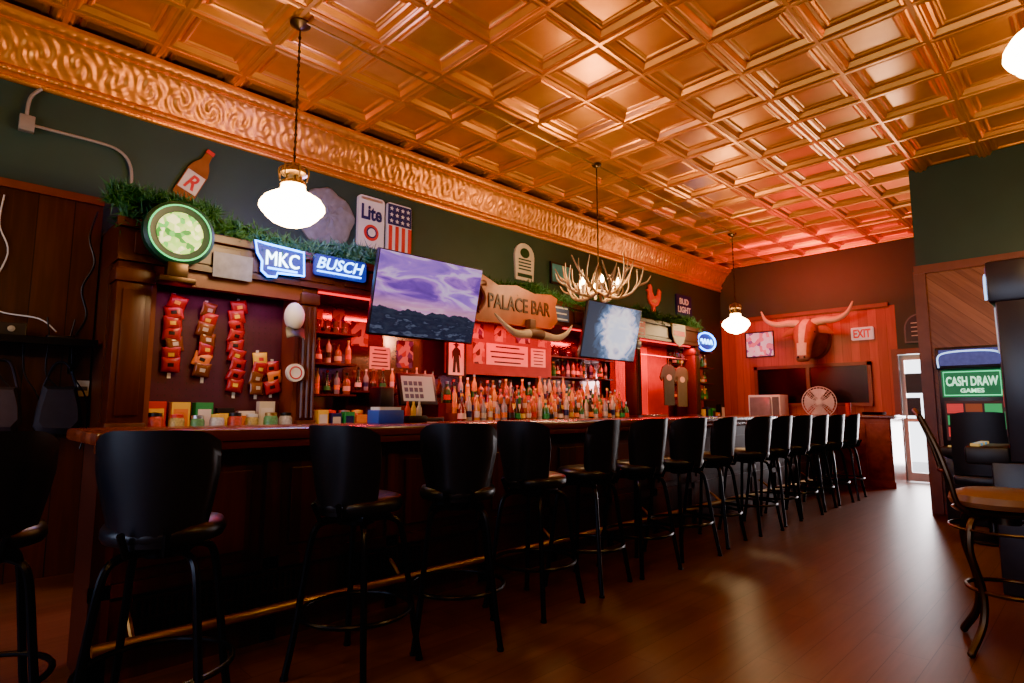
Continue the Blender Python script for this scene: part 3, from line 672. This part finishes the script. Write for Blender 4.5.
fl=[mat('candy_red',(.4,.04,.03),.3,noise=.8,scale=60),mat('candy_mix',(.4,.3,.08),.3,noise=.9,scale=70),mat('candy_green',(.08,.25,.09),.3,noise=.8,scale=60),mat('candy_white',(.45,.45,.45),.3,noise=.6,scale=60)]
for k in range(8):jar(1.17+k*.14,.60+R(-.02,.02),CP[k%7],fl[k%4],R(.85,1.05))
def carton(y,x,w,d,h,m1,m2,z=.99,rz=0):
    e=thing('snack_carton','small printed cardboard carton on the back counter','carton',(x,y,z),(0,0,rz),group='cartons on the back counter')
    bm=nb();box(bm,-d/2,d/2,-w/2,w/2,0,h,0,bev=.002);fin('box',bm,m1,e,smooth=False)
    bm=nb();box(bm,d/2,d/2+.002,-w*.38,w*.38,h*.25,h*.8);fin('printed_label',bm,m2,e,smooth=False)
for k in range(6):carton(1.2+k*.165,.46,.13,.08,R(.18,.3),LB[(k*2+1)%9],LB[(k*3+3)%9],rz=R(-.1,.1))
for k in range(5):carton(2.46+k*.13,.60,.10,.08,R(.12,.28),LB[(k+3)%9],LB[(k*2)%9],rz=R(-.1,.1))
for k in range(4):jar(2.5+k*.14,.42,CP[k%7],fl[(k+1)%4],1.1)
for k in range(6):carton(9.4+k*.18,.5,.12,.1,R(.12,.3),LB[(k+2)%9],LB[(k*2+1)%9],rz=R(-.1,.1))
e=thing('baseball_cap','white baseball cap with black visor hanging on the column','cap',(.675,2.12,1.97))
bm=nb();ball(bm,(.06,0,0),.10,0,14,(.75,.85,1.2));fin('crown',bm,white,e)
bm=nb();shell(bm,lambda u,v:(.08+.05*v*(1-u*u*.4),u*.08,-.08-.09*v-.02*u*u),lambda u,v:(.08+.05*v*(1-u*u*.4),u*.08,-.086-.09*v-.02*u*u),8,4);fin('visor',bm,blackp,e)
e=sign('round_coaster_sign','small round white sign on the wooden column',.70,2.16,1.50)
bm=nb();poly(bm,disc(.075,24),-.02,.02,0);fin('disc',bm,white,e,smooth=False);bm=nb();tube(bm,[(.05*math.cos(k*pi/10),.05*math.sin(k*pi/10),.02) for k in range(20)],.006,6,closed=True);fin('ring_mark',bm,red,e)
def flat(name,label,x,y,z,w,h,m,lines=None,lm=None,cat='poster',rot=LR,frame=None,off=.004):
    e=sign(name,label,x,y,z,rot=rot,cat=cat)
    bm=nb();poly(bm,[(-w/2,-h/2),(w/2,-h/2),(w/2,h/2),(-w/2,h/2)],0,off,0);fin('sheet',bm,m,e,smooth=False)
    if frame:
        bm=nb()
        for a,b,c,d in((-w/2-.02,w/2+.02,h/2,h/2+.02),(-w/2-.02,w/2+.02,-h/2-.02,-h/2),(-w/2-.02,-w/2,-h/2,h/2),(w/2,w/2+.02,-h/2,h/2)):box(bm,a,b,c,d,0,.02)
        fin('frame',bm,frame,e,smooth=False)
    if lines:
        bm=nb()
        for k in range(lines):
            yy=h*.36-k*h*.72/max(1,lines-1) if lines>1 else 0;q=w*R(.28,.42);box(bm,-q,q,yy-h*.13/lines,yy+h*.13/lines,off,off+.002)
        fin('printing',bm,lm or blackp,e,smooth=False)
    return e
flat('paper_notice','white printed paper notice on the back mirror',.022,3.40,1.74,.25,.24,paper,5)
flat('paper_notice','wide white paper notice with dark printing',.271,5.08,1.86,.72,.26,paper,4)
flat('paper_notice','white printed paper notice beside the wide notice',.271,5.64,1.86,.28,.24,paper,5)
flat('paper_notice','pinkish paper notice in the back bar bay',.022,2.60,2.10,.26,.18,mat('pink_paper',(.8,.25,.25),.6),3,red)
flat('grey_poster','pale grey poster in the back bar header',.695,1.62,2.32,.30,.20,mat('grey_print',(.16,.18,.22),.5,noise=.6,scale=12))
flat('header_poster','dark blue poster on the back bar header',.695,5.62,2.40,.30,.20,mat('blue_print',(.06,.10,.25),.5,noise=.6,scale=12),3,white)
flat('header_poster','red and white poster on the back bar header',.695,7.35,2.40,.40,.22,red,3,white)
mp1=pict('mixed_red_print',[(.4,.05,.03),(.45,.33,.22),(.05,.04,.05),(.25,.03,.03)],14)
mp2=pict('mixed_blue_print',[(.08,.12,.35),(.45,.42,.4),(.3,.06,.06),(.04,.04,.08)],16)
for k,(y,z,w,h,m) in enumerate(((3.15,1.98,.2,.26,mp1),(3.72,1.80,.22,.30,mp2),(3.95,2.1,.2,.2,mp1),(2.9,2.12,.14,.2,mp2))):
    flat('small_poster','small colorful printed poster on the back mirror',.022,y,z,w,h,m)
for k,(y,z,w,h,m) in enumerate(((4.55,2.12,.24,.18,mp2),(4.95,2.12,.2,.2,mp1),(5.35,2.12,.26,.18,mp2),(5.72,2.12,.18,.22,mp1),(4.6,1.86,.18,.26,mp1))):
    flat('small_poster','small colorful printed poster on the center panel',.271,y,z,w,h,m)
for k in range(7):
    flat('sticker','small printed sticker on the back bar counter fascia',.676,2.6+k*.55,.80,.14,.10,[mp1,mp2,paper][k%3],cat='sticker')
e=flat('figure_poster','white poster with dark standing figure drawing',.271,4.25,1.78,.24,.40,paper,frame=blackp)
bm=nb();poly(bm,[(-.05,-.17),(-.01,-.17),(0,-.03),(.02,-.17),(.06,-.17),(.04,.04),(.07,.0),(.055,.09),(.02,.12),(-.02,.12),(-.06,.07),(-.06,-.02),(-.035,.03)],.004,.007);fin('silhouette',bm,blackp,e,smooth=False)
bm=nb();poly(bm,disc(.026,12,0,.145),.004,.007);poly(bm,disc(.05,12,0,.150,.008),.007,.009);fin('silhouette_head',bm,blackp,e,smooth=False)
# POS terminal
e=thing('cash_register','black point of sale register with lit touchscreen','cash register',(.46,3.54,.991));e.scale=(1.15,1.15,1.12)
bm=nb();box(bm,-.2,.2,-.2,.2,0,.11,0,bev=.01);box(bm,.2,.205,-.17,.17,.02,.09);fin('cash_drawer',bm,blackp,e)
Mx=Matrix.Translation((.05,.0,.36))@Matrix.Rotation(-.25,4,'Y')
bm=nb();box(bm,-.02,.02,-.2,.2,-.15,.15,0,bev=.008)
for v in bm.verts:v.co=Mx@v.co
tube(bm,[(0,0,.1),(-.03,0,.25),(.04,0,.36)],.03,8);fin('monitor',bm,blackp,e)
bm=nb();v=[bm.verts.new(Mx@Vector(p)) for p in((.022,-.17,-.115),(.022,.17,-.115),(.022,.17,.12),(.022,-.17,.12))];bm.faces.new(v);fin('touchscreen',bm,glow('pos_screen',(.35,.42,.32),.6),e,smooth=False)
bm=nb()
for i in range(4):
    for j in range(3):
        c=[Mx@Vector((.024,-.15+i*.052+a,-.09+j*.06+b)) for a,b in((0,0),(.04,0),(.04,.04),(0,.04))];bm.faces.new([bm.verts.new(p) for p in c])
fin('screen_buttons',bm,mat('button_blue',(.06,.08,.12),.4),e,smooth=False)
e=thing('receipt_printer','black receipt printer on the back counter','printer',(.50,3.14,.99))
bm=nb();box(bm,-.12,.12,-.09,.09,0,.17,0,bev=.02);box(bm,-.12,.1,-.08,.08,.17,.42,0,bev=.02);fin('body',bm,blackp,e);bm=nb();box(bm,.121,.125,-.04,.04,.08,.14);fin('paper_slip',bm,paper,e,smooth=False)
e=thing('napkin_caddy','blue and white napkin caddy on the bar top','napkin holder',(2.05,2.2,1.10))
bm=nb();box(bm,-.07,.07,-.10,.10,0,.09,0,bev=.005);fin('holder',bm,blue,e);bm=nb();box(bm,-.055,.055,-.085,.085,.09,.11);fin('napkins',bm,white,e,smooth=False)
e=thing('condiment_caddy','black condiment tray with bottles on the bar top','caddy',(2.0,2.46,1.10))
bm=nb();box(bm,-.06,.06,-.08,.08,0,.05,0,bev=.005);fin('tray',bm,blackp,e)
for k in range(3):
    bm=nb();lathe(bm,[(.02,.0),(.02,.1),(.008,.13),(.008,.15),(0,.151)],10,c=(0,-.05+k*.05,.0));fin('squeeze_bottle',bm,[red,yellow,offwhite][k],e)
# ------------------------------------------------------------------ CURTAIN AND SHIRTS
bm=nb();shell(bm,lambda u,v:(.20+.02*math.sin(u*40),7.92+u*.42,1.0+1.2*v),lambda u,v:(.19+.02*math.sin(u*40),7.92+u*.42,1.0+1.2*v),90,2)
fin('red_curtain',bm,mat('red_cloth',(.75,.03,.03),.7,0,(1,.03,.02),.35),label='pleated red curtain glowing in the back bar bay',category='curtain')  # red glow put into the cloth as emission
def shirt(y,z,m,lab):
    e=sign('hanging_shirt',lab,.50,y,z,cat='shirt')
    hp=[(-.15,-.37),(.15,-.37),(.16,.10),(.22,.02),(.27,.08),(.18,.25),(.06,.30),(.0,.27),(-.06,.30),(-.18,.25),(-.27,.08),(-.22,.02),(-.16,.10)]
    bm=nb();poly(bm,hp,0,.02);fin('fabric',bm,m,e,smooth=False)
    bm=nb();poly(bm,disc(.08,20,0,.08,.05),.02,.023);fin('chest_print',bm,offwhite,e,smooth=False)
    bm=nb();tube(bm,[(0,.27,.01),(0,.36,.01),(.02,.39,.01)],.005,6);fin('hanger',bm,steel,e)
shirt(8.50,1.62,mat('charcoal_cloth',(.05,.09,.08),.8),'dark t-shirt with pale chest print on a hanger')
shirt(8.92,1.60,mat('olive_cloth',(.11,.12,.08),.8),'olive t-shirt with pale chest print on a hanger')
bm=nb();tube(bm,[(.50,7.46,2.03),(.50,9.12,2.03)],.01,8);fin('hanging_rod',bm,steel,bb)
# ------------------------------------------------------------------ LEFT SHELF
e=thing('wall_shelf','black metal wall shelf mounted on the boarded wall','shelf',(.062,.3,1.66))
bm=nb();box(bm,0,.34,-.75,.52,0,.02);box(bm,.33,.35,-.75,.52,-.02,.03);box(bm,0,.02,-.7,-.66,-.2,0);box(bm,0,.02,.4,.44,-.2,0);tube(bm,[(.01,.42,-.19),(.28,.42,0)],.01,6);tube(bm,[(.01,-.68,-.19),(.28,-.68,0)],.01,6);fin('frame',bm,blackmetal,e,smooth=False)
e=thing('audio_receiver','black audio receiver resting on the wall shelf','receiver',(.22,.22,1.69))
bm=nb();box(bm,-.13,.13,-.2,.2,0,.09,0,bev=.006);fin('casing',bm,blackp,e,smooth=False)
bm=nb();lathe(bm,[(.02,.13),(.02,.145),(0,.146)],12,c=(0,.12,.045),ax='x');fin('knob',bm,steel,e);bm=nb();box(bm,.13,.132,-.15,-.02,.03,.06);fin('display',bm,glow('amber_display',(.3,.5,1),1.5),e,smooth=False)
e=thing('wifi_router','small black router with antennas on the wall shelf','router',(.22,.62,1.69))
bm=nb();box(bm,-.06,.06,-.08,.08,0,.03,0,bev=.006);fin('casing',bm,blackp,e)
for s in(-1,1):
    bm=nb();tube(bm,[(0,s*.06,.02),(0,s*.08,.16)],.006,6);fin('antenna',bm,blackp,e)
e=thing('cable_loop','white cable hanging down the boarded wall','cable')
bm=nb();tube(bm,spline([(.07,.25,2.72),(.075,.24,2.5),(.075,.3,2.3),(.075,.22,2.0),(.09,.28,1.88),(.16,.50,1.84),(.2,.6,1.75)],6),.005,6);fin('cord',bm,white,e)
for k in range(5):
    bm=nb();y0=.15+k*.14;tube(bm,spline([(.12,y0,1.655),(.1,y0+R(-.05,.05),1.45),(.12,y0+.1,1.3),(.1,y0+R(0,.2),1.1),(.09,y0+.1,.9)],6),.006,6)
    fin('hanging_cable',bm,blackp,label='black cable hanging below the wall shelf',category='cable',group='cables below the wall shelf')
bm=nb();tube(bm,spline([(.10,.80,2.72),(.12,.76,2.5),(.14,.80,2.3),(.11,.74,2.1),(.12,.78,1.9),(.15,.72,1.74)],6),.008,6)
fin('hanging_cable',bm,blackp,label='black cable running down beside the back bar',category='cable')
for k,(y,s,m) in enumerate(((.66,1,mat('dark_fabric',(.03,.03,.04),.8)),(.33,.9,mat('dark_bag',(.05,.04,.05),.8)))):
    e=thing('shoulder_bag','dark fabric bag hanging on the boarded wall','bag',(.062,y,1.24),group='bags on the wall')
    bm=nb();q=[(-.10,.12),(-.13,-.05),(-.14,-.17),(-.10,-.22),(.09,-.23),(.14,-.16),(.13,-.04),(.09,.12)]
    rings=[[bm.verts.new((x,a*s*k2,b*s*k2)) for a,b in q] for x,k2 in((0,.9),(.03,1),(.09,1),(.13,.8))];ringfaces(bm,rings,0);fin('body',bm,m,e)
    bm=nb();tube(bm,spline([(.05,-.1*s,.1),(.02,-.04,.28),(.02,.04,.28),(.05,.1*s,.1)],6),.008,6);fin('strap',bm,m,e)
flat('wall_switch_plate','small white switch plate on the boarded wall',.062,.80,1.35,.08,.12,offwhite,1,greyp,cat='switch',off=.01)
# ------------------------------------------------------------------ FAR WALL
e=thing('mounted_steer_head','mounted reddish brown longhorn steer head with white face blaze','animal mount',(1.78,Y1-.001,2.50));e.scale=(1.15,1.0,1.15)
bm=nb()
path=[((0,-.03,-.04),.22,.30),((0,-.14,-.01),.21,.28),((0,-.26,.05),.19,.23),((0,-.37,.09),.18,.18),((0,-.46,.05),.175,.15),((0,-.52,-.05),.150,.13),((0,-.56,-.16),.125,.115),((0,-.59,-.27),.112,.10),((0,-.61,-.35),.110,.09),((0,-.615,-.41),.08,.06)]
rings=[];n=20
for i,(c,rx,rz) in enumerate(path):
    c=Vector(c);a=Vector(path[max(i-1,0)][0]);b=Vector(path[min(i+1,len(path)-1)][0]);t=(b-a).normalized();X=Vector((1,0,0));Z=X.cross(t).normalized()
    rings.append([bm.verts.new(c+X*rx*math.cos(2*pi*k/n)+Z*rz*math.sin(2*pi*k/n)) for k in range(n)])
ringfaces(bm,rings,0)
bm.normal_update()
for f in bm.faces:
    c=f.calc_center_median()
    if (abs(c.x)<.06 and -.34<c.z<.22 and c.y<-.42) or (c.x<-.12 and c.y>-.3 and c.z>-.1):f.material_index=1
fin('head',bm,[hide,hidew],e,ang=80)
bm=nb();ball(bm,(0,-.655,-.36),.085,0,16,(1.15,.6,.75));fin('muzzle',bm,mat('muzzle_skin',(.22,.10,.08),.4),e)
for s in(-1,1):
    bm=nb();q=spline([(s*.10,-.36,.20),(s*.25,-.38,.22),(s*.45,-.40,.22),(s*.60,-.42,.30),(s*.68,-.40,.46)],6);tube(bm,q,[.06*(1-(i/len(q))**1.5)+.005 for i in range(len(q))],12);fin('horn',bm,horn,e)
    bm=nb();q=spline([(s*.14,-.34,.12),(s*.26,-.36,.08),(s*.38,-.38,.01)],5);tube(bm,q,[.03,.05,.062,.068,.068,.062,.055,.045,.034,.022,.006][:len(q)],8)
    for v in bm.verts:v.co.y=-.36+(v.co.y+.36)*.45
    fin('ear',bm,hide,e)
    bm=nb();ball(bm,(s*.140,-.50,.04),.026);fin('eye',bm,blackp,e)
    bm=nb();ball(bm,(s*.045,-.705,-.35),.017);fin('nostril',bm,blackp,e)
bm=nb();poly(bm,disc(.26,28,0,-.02,.34),0,.03);fin('mounting_plaque',bm,redwood,e,rot=FR,smooth=False)
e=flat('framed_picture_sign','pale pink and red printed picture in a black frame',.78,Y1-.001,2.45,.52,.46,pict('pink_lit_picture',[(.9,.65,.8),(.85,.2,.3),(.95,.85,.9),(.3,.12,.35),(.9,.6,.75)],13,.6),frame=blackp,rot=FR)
e=thing('exit_sign','small white exit sign with red letters','exit sign',(2.58,Y1-.001,2.50),FR)
bm=nb();poly(bm,rrect(.34,.22,.015),0,.05);fin('housing',bm,glow('exit_housing',(1,.70,.65),.6),e,smooth=False);text(e,'EXIT',.27,.15,mat('exit_red',(.7,.01,.01),.5,0,(1,.0,.0),.5),(0,0,.052),bold=.03)
e=thing('dome_sign','black dome shaped sign with pale border','sign',(3.42,Y1-.001,2.52),FR)
dm=[(-.22,-.24),(.22,-.24)]+[(.22*math.cos(a*pi/12),-.0+.24*math.sin(a*pi/12)) for a in range(0,13)]
bm=nb();poly(bm,dm,0,.03,0);fin('plaque',bm,greyp,e,smooth=False)
bm=nb();poly(bm,[(x*.9,y*.9) for x,y in dm],.03,.034,0);fin('face',bm,blackp,e,smooth=False)
bm=nb()
for k in range(4):box(bm,-.12,.12,-.13+k*.07,-.115+k*.07,.034,.037,0)
fin('printing',bm,offwhite,e,smooth=False)
e=thing('microwave_oven','white microwave oven on the rear counter','microwave',(1.05,11.1,1.0))
bm=nb();box(bm,-.29,.29,-.2,.2,0.0,.45,0,bev=.012);fin('casing',bm,white,e)
bm=nb();box(bm,-.26,.12,-.212,-.2,.05,.41,0,bev=.004);fin('door',bm,mat('oven_window',(.25,.2,.22),.2),e)
bm=nb();box(bm,.15,.27,-.206,-.2,.05,.41);fin('control_panel',bm,greyp,e,smooth=False);bm=nb();tube(bm,[(.13,-.225,.08),(.13,-.225,.38)],.008,6);fin('handle',bm,steel,e)
e=thing('desk_fan','round white desk fan with wire cage on the rear counter','fan',(1.98,10.95,1.0),(0,0,.25))
bm=nb();lathe(bm,[(.13,0),(.14,.01),(.12,.03),(.03,.04),(.02,.06),(.02,.10)],24);fin('base',bm,white,e)
bm=nb()
for yy,rs in((-.06,(.10,.17,.23,.265)),(.04,(.12,.20,.265))):
    for r in rs:tube(bm,[(r*math.cos(2*pi*k/36),yy*(1-(r/.265)**2*.7),.31+r*math.sin(2*pi*k/36)) for k in range(36)],.006 if r>.26 else .003,5,closed=True)
for k in range(30):
    a=k*pi/15
    for yy in(-.06,.04):tube(bm,[(r*math.cos(a),yy*(1-(r/.265)**2*.7),.31+r*math.sin(a)) for r in(.03,.1,.18,.265)],.003,4)
fin('cage',bm,white,e)
bm=nb();lathe(bm,[(.05,-.05),(.05,.10),(.03,.13),(0,.135)],18,ax='y',c=(0,0,.31));lathe(bm,[(.0,-.068),(.04,-.066),(.04,-.05)],18,ax='y',c=(0,0,.31));fin('motor_hub',bm,white,e)
for k in range(4):
    bm=nb();a0=k*pi/2;shell(bm,lambda u,v:((.05+.18*v)*math.cos(a0+u*.6*(.6+.4*v)),.0+.025*u-.01,.31+(.05+.18*v)*math.sin(a0+u*.6*(.6+.4*v))),lambda u,v:((.05+.18*v)*math.cos(a0+u*.6*(.6+.4*v)),.004+.025*u-.01,.31+(.05+.18*v)*math.sin(a0+u*.6*(.6+.4*v))),6,5);fin('blade',bm,mat('fan_blade',(.7,.65,.65),.4),e)
e=thing('paper_cup_stack','stack of red paper cups on the end counter','cups',(2.5,10.7,1.10))
bm=nb()
for k in range(5):lathe(bm,[(.03,k*.025),(.042,k*.025+.09),(.04,k*.025+.091),(.0,k*.025+.08)],14)
fin('cups',bm,red,e)
e=thing('bar_tray','stacked black serving trays on the end counter','tray',(2.85,10.75,1.10))
bm=nb()
for k in range(3):lathe(bm,[(.15,k*.012),(.17,k*.012+.02),(.165,k*.012+.021),(.15,k*.012+.006),(0,k*.012+.006)],24)
fin('trays',bm,blackp,e)
# ------------------------------------------------------------------ GAMING MACHINES
def slot(label,loc,rz,words=True,sz=1):
    e=thing('gaming_machine',label,'gaming machine',loc,(0,0,rz));e.scale=(1,1,sz)
    bm=nb();box(bm,-.29,.29,-.22,.25,0,.72,0,bev=.01);box(bm,-.29,.29,-.12,.25,.72,1.74,0,bev=.01);box(bm,-.30,.30,-.16,.25,1.62,1.86,0,bev=.015);fin('cabinet',bm,mat('machine_black',(.02,.02,.03),.3),e)
    bm=nb();box(bm,-.29,.29,-.36,-.12,.70,.80,0,bev=.015);fin('button_deck',bm,blackp,e)
    for k in range(5):
        bm=nb();box(bm,-.22+k*.1,-.15+k*.1,-.33,-.28,.80,.815,0,bev=.003);fin('button',bm,glow('btn%d'%(k%2),[(1,.7,.2),(.2,.6,1)][k%2],.5),e)
    bm=nb();box(bm,-.26,.26,-.165,-.16,1.66,1.83);fin('topper_panel',bm,mat('topper_glow',(.04,.05,.2),.3,0,(.10,.10,.8),.30,noise=.8,scale=25),e,smooth=False)
    bm=nb();tube(bm,spline([(-.27,-.17,1.64),(-.25,-.17,1.78),(0,-.17,1.81),(.25,-.17,1.78),(.27,-.17,1.64)],6),.008,6);fin('light_trim',bm,glow('trim_glow',(.4,.6,1),4),e)
    bm=nb();box(bm,-.26,.26,-.125,-.12,1.32,1.61);fin('sign_panel',bm,glow('green_panel',(.01,.20,.08),.8) if words else mat('dim_panel',(.03,.02,.08),.3,0,(.1,.05,.4),.3,noise=.8),e,smooth=False)
    bm=nb();tube(bm,[(x,y2,z) for x,y2,z in((-.24,-.13,1.34),(.24,-.13,1.34),(.24,-.13,1.59),(-.24,-.13,1.59))],.006,6,closed=True);fin('panel_border',bm,glow('green_edge',(.1,1,.4),2.5) if words else steel,e)
    if words:text(e,'CASH DRAW',.44,.10,glow('letter_glow',(.5,1,.65),3),(0,-.13,1.49),rot=FR,bold=.02);text(e,'GAMES',.2,.045,glow('letter_glow',(.5,1,.65),3),(0,-.13,1.39),rot=FR,bold=.02)
    bm=nb();box(bm,-.25,.25,-.128,-.12,.86,1.28)
    fin('screen',bm,glow('game_screen',(.05,.02,.02),.8),e,smooth=False)
    for k in range(3):
        for j in range(3):
            bm=nb();box(bm,-.23+k*.16,-.09+k*.16,-.132,-.128,.90+j*.125,1.0+j*.125);fin('reel_symbol',bm,glow('reel%d'%((k+j*2)%4),[(.8,.05,.05),(.3,.06,.02),(.03,.5,.15),(.02,.2,.12)][(k+j*2)%4],1.0 if words else .3),e,smooth=False)
    return e
slot('tall black gaming machine with lit green sign panel',(4.50,7.95,0),0)
slot('tall black gaming machine with dim blue topper',(5.14,5.34,0),-pi/2,words=False,sz=1.18)
e=thing('padded_chair','black padded swivel chair in front of gaming machine','chair',(4.68,6.95,0),(0,0,A(90)))
bm=nb();shell(bm,lambda u,v:(-.22-.03*v+.03*u*u,u*.235*(1-.08*abs(v-.4)),.60+.57*v-.03*u**4*v),lambda u,v:(-.13-.03*v+.03*u*u,u*.22,.61+.54*v-.03*u**4*v),12,8);fin('backrest',bm,vinyl,e,ang=70)
bm=nb();box(bm,-.22,.24,-.24,.24,.50,.60,0,bev=.03);fin('seat',bm,vinyl,e)
bm=nb();lathe(bm,[(.22,0),(.24,.01),(.23,.03),(.05,.06),(.035,.1),(.035,.50)],24);fin('pedestal',bm,blackmetal,e)
# near right stool with curved legs
e=thing('swivel_bar_stool','dark metal bar stool with curved legs and brown cushion','bar stool',(5.09,3.92,0),(0,0,A(12)))
bm=nb();lathe(bm,[(.19,.70),(.225,.71),(.235,.735),(.225,.765),(.17,.785),(0,.79)],28);fin('seat',bm,leather,e,label='brown leather cushion')
bm=nb();lathe(bm,[(.21,.675),(.225,.69),(.21,.70)],24);lathe(bm,[(.06,.62),(.06,.68)],12);fin('seat_frame',bm,bronze,e)
for sx in(-1,1):
    for sy in(-1,1):
        bm=nb();tube(bm,spline([(sx*.08,sy*.08,.66),(sx*.15,sy*.15,.64),(sx*.17,sy*.17,.5),(sx*.13,sy*.13,.30),(sx*.14,sy*.14,.15),(sx*.20,sy*.20,.02)],6),[.018]*31,8);ball(bm,(sx*.20,sy*.20,.018),.018);fin('leg',bm,bronze,e)
bm=nb();tube(bm,[(.185*math.cos(2*pi*k/28),.185*math.sin(2*pi*k/28),.30) for k in range(28)],.010,8,closed=True);fin('foot_ring',bm,bronze,e)
bm=nb();tube(bm,[(.24*math.cos(2*pi*k/28),.24*math.sin(2*pi*k/28),.60) for k in range(28)],.007,8,closed=True);fin('apron_ring',bm,bronze,e)
bm=nb()
for s in(-1,1):tube(bm,spline([(-.12,s*.14,.66),(-.20,s*.17,.72),(-.23,s*.18,.85),(-.27,s*.16,1.0),(-.33,s*.12,1.16)],6),.013,8)
tube(bm,spline([(-.33,.12,1.16),(-.35,0,1.19),(-.33,-.12,1.16)],6),.013,8);tube(bm,spline([(-.235,.178,.88),(-.26,0,.88),(-.235,-.178,.88)],6),.011,8)
for y_ in(-.07,0,.07):tube(bm,spline([(-.255,y_,.88),(-.29,y_,1.02),(-.345,y_*.9,1.18)],5),.008,6)
fin('backrest',bm,bronze,e)
# ------------------------------------------------------------------ LIGHTS
def area(name,loc,rot,sx,sy,col,en):
    l=bpy.data.lights.new(name,'AREA');l.shape='RECTANGLE';l.size=sx;l.size_y=sy;l.color=col;l.energy=en
    o=bpy.data.objects.new(name,l);COL.objects.link(o);o.location=loc;o.rotation_euler=rot;return o
def pnt(name,loc,col,en,r=.1):
    l=bpy.data.lights.new(name,'POINT');l.color=col;l.energy=en;l.shadow_soft_size=r
    o=bpy.data.objects.new(name,l);COL.objects.link(o);o.location=loc;return o
RD=(1,.010,.022)
area('red_strip_light',(.60,4.0,2.22),(0,0,0),.06,3.1,RD,105)
area('red_strip_light',(.60,6.5,2.22),(0,0,0),.06,1.5,RD,60)
area('red_strip_light',(.60,8.3,2.22),(0,0,0),.06,1.6,RD,75)
area('bottle_fill',(.72,5.5,1.95),(0,A(-20),0),.05,3.0,(1,.72,.42),24)  # added fill lamp, hanging free to brighten the bottles
area('case_light',(.52,1.65,2.12),(0,0,0),.06,1.0,(.9,.25,.55),4)
pnt('chandelier_light',(1.5,5.34,2.80),(1,.6,.28),120,.15)
pnt('neon_spill',(1.05,2.3,2.80),(.35,.25,1),60,.12)
area('far_red_light',(1.6,9.9,3.75),(A(62),0,0),1.6,.1,(1,.04,.025),110)
area('far_red_uplight',(2.6,10.6,3.0),(A(180),0,0),2.0,.2,(1,.04,.02),45)
area('door_daylight',(3.45,Y1+.4,1.2),(A(-90),0,0),.7,1.9,(1,.90,.92),190)
area('window_fill',(3.5,Y0+.15,1.8),(A(84),0,0),4.4,1.6,(.60,.70,1),150)  # added cool fill lamp, indoors beside the unseen windows
# ------------------------------------------------------------------ WORLD + CAMERA
w=bpy.data.worlds.new('World');sc.world=w;w.use_nodes=True
w.node_tree.nodes['Background'].inputs[0].default_value=(.9,.92,1,1);w.node_tree.nodes['Background'].inputs[1].default_value=7.0
f=585.0;ph=math.atan(67/585);th=A(45.4)
cam=bpy.data.cameras.new('Camera');co=bpy.data.objects.new('Camera',cam);COL.objects.link(co)
cam.sensor_width=36;cam.lens=f*36/1024;cam.clip_start=.05
co.location=(5.5,0,1.2);co.rotation_euler=(pi/2+ph,0,th)
sc.camera=co
sc.view_settings.view_transform='AgX'
try:sc.view_settings.look='AgX - Punchy'
except Exception:pass
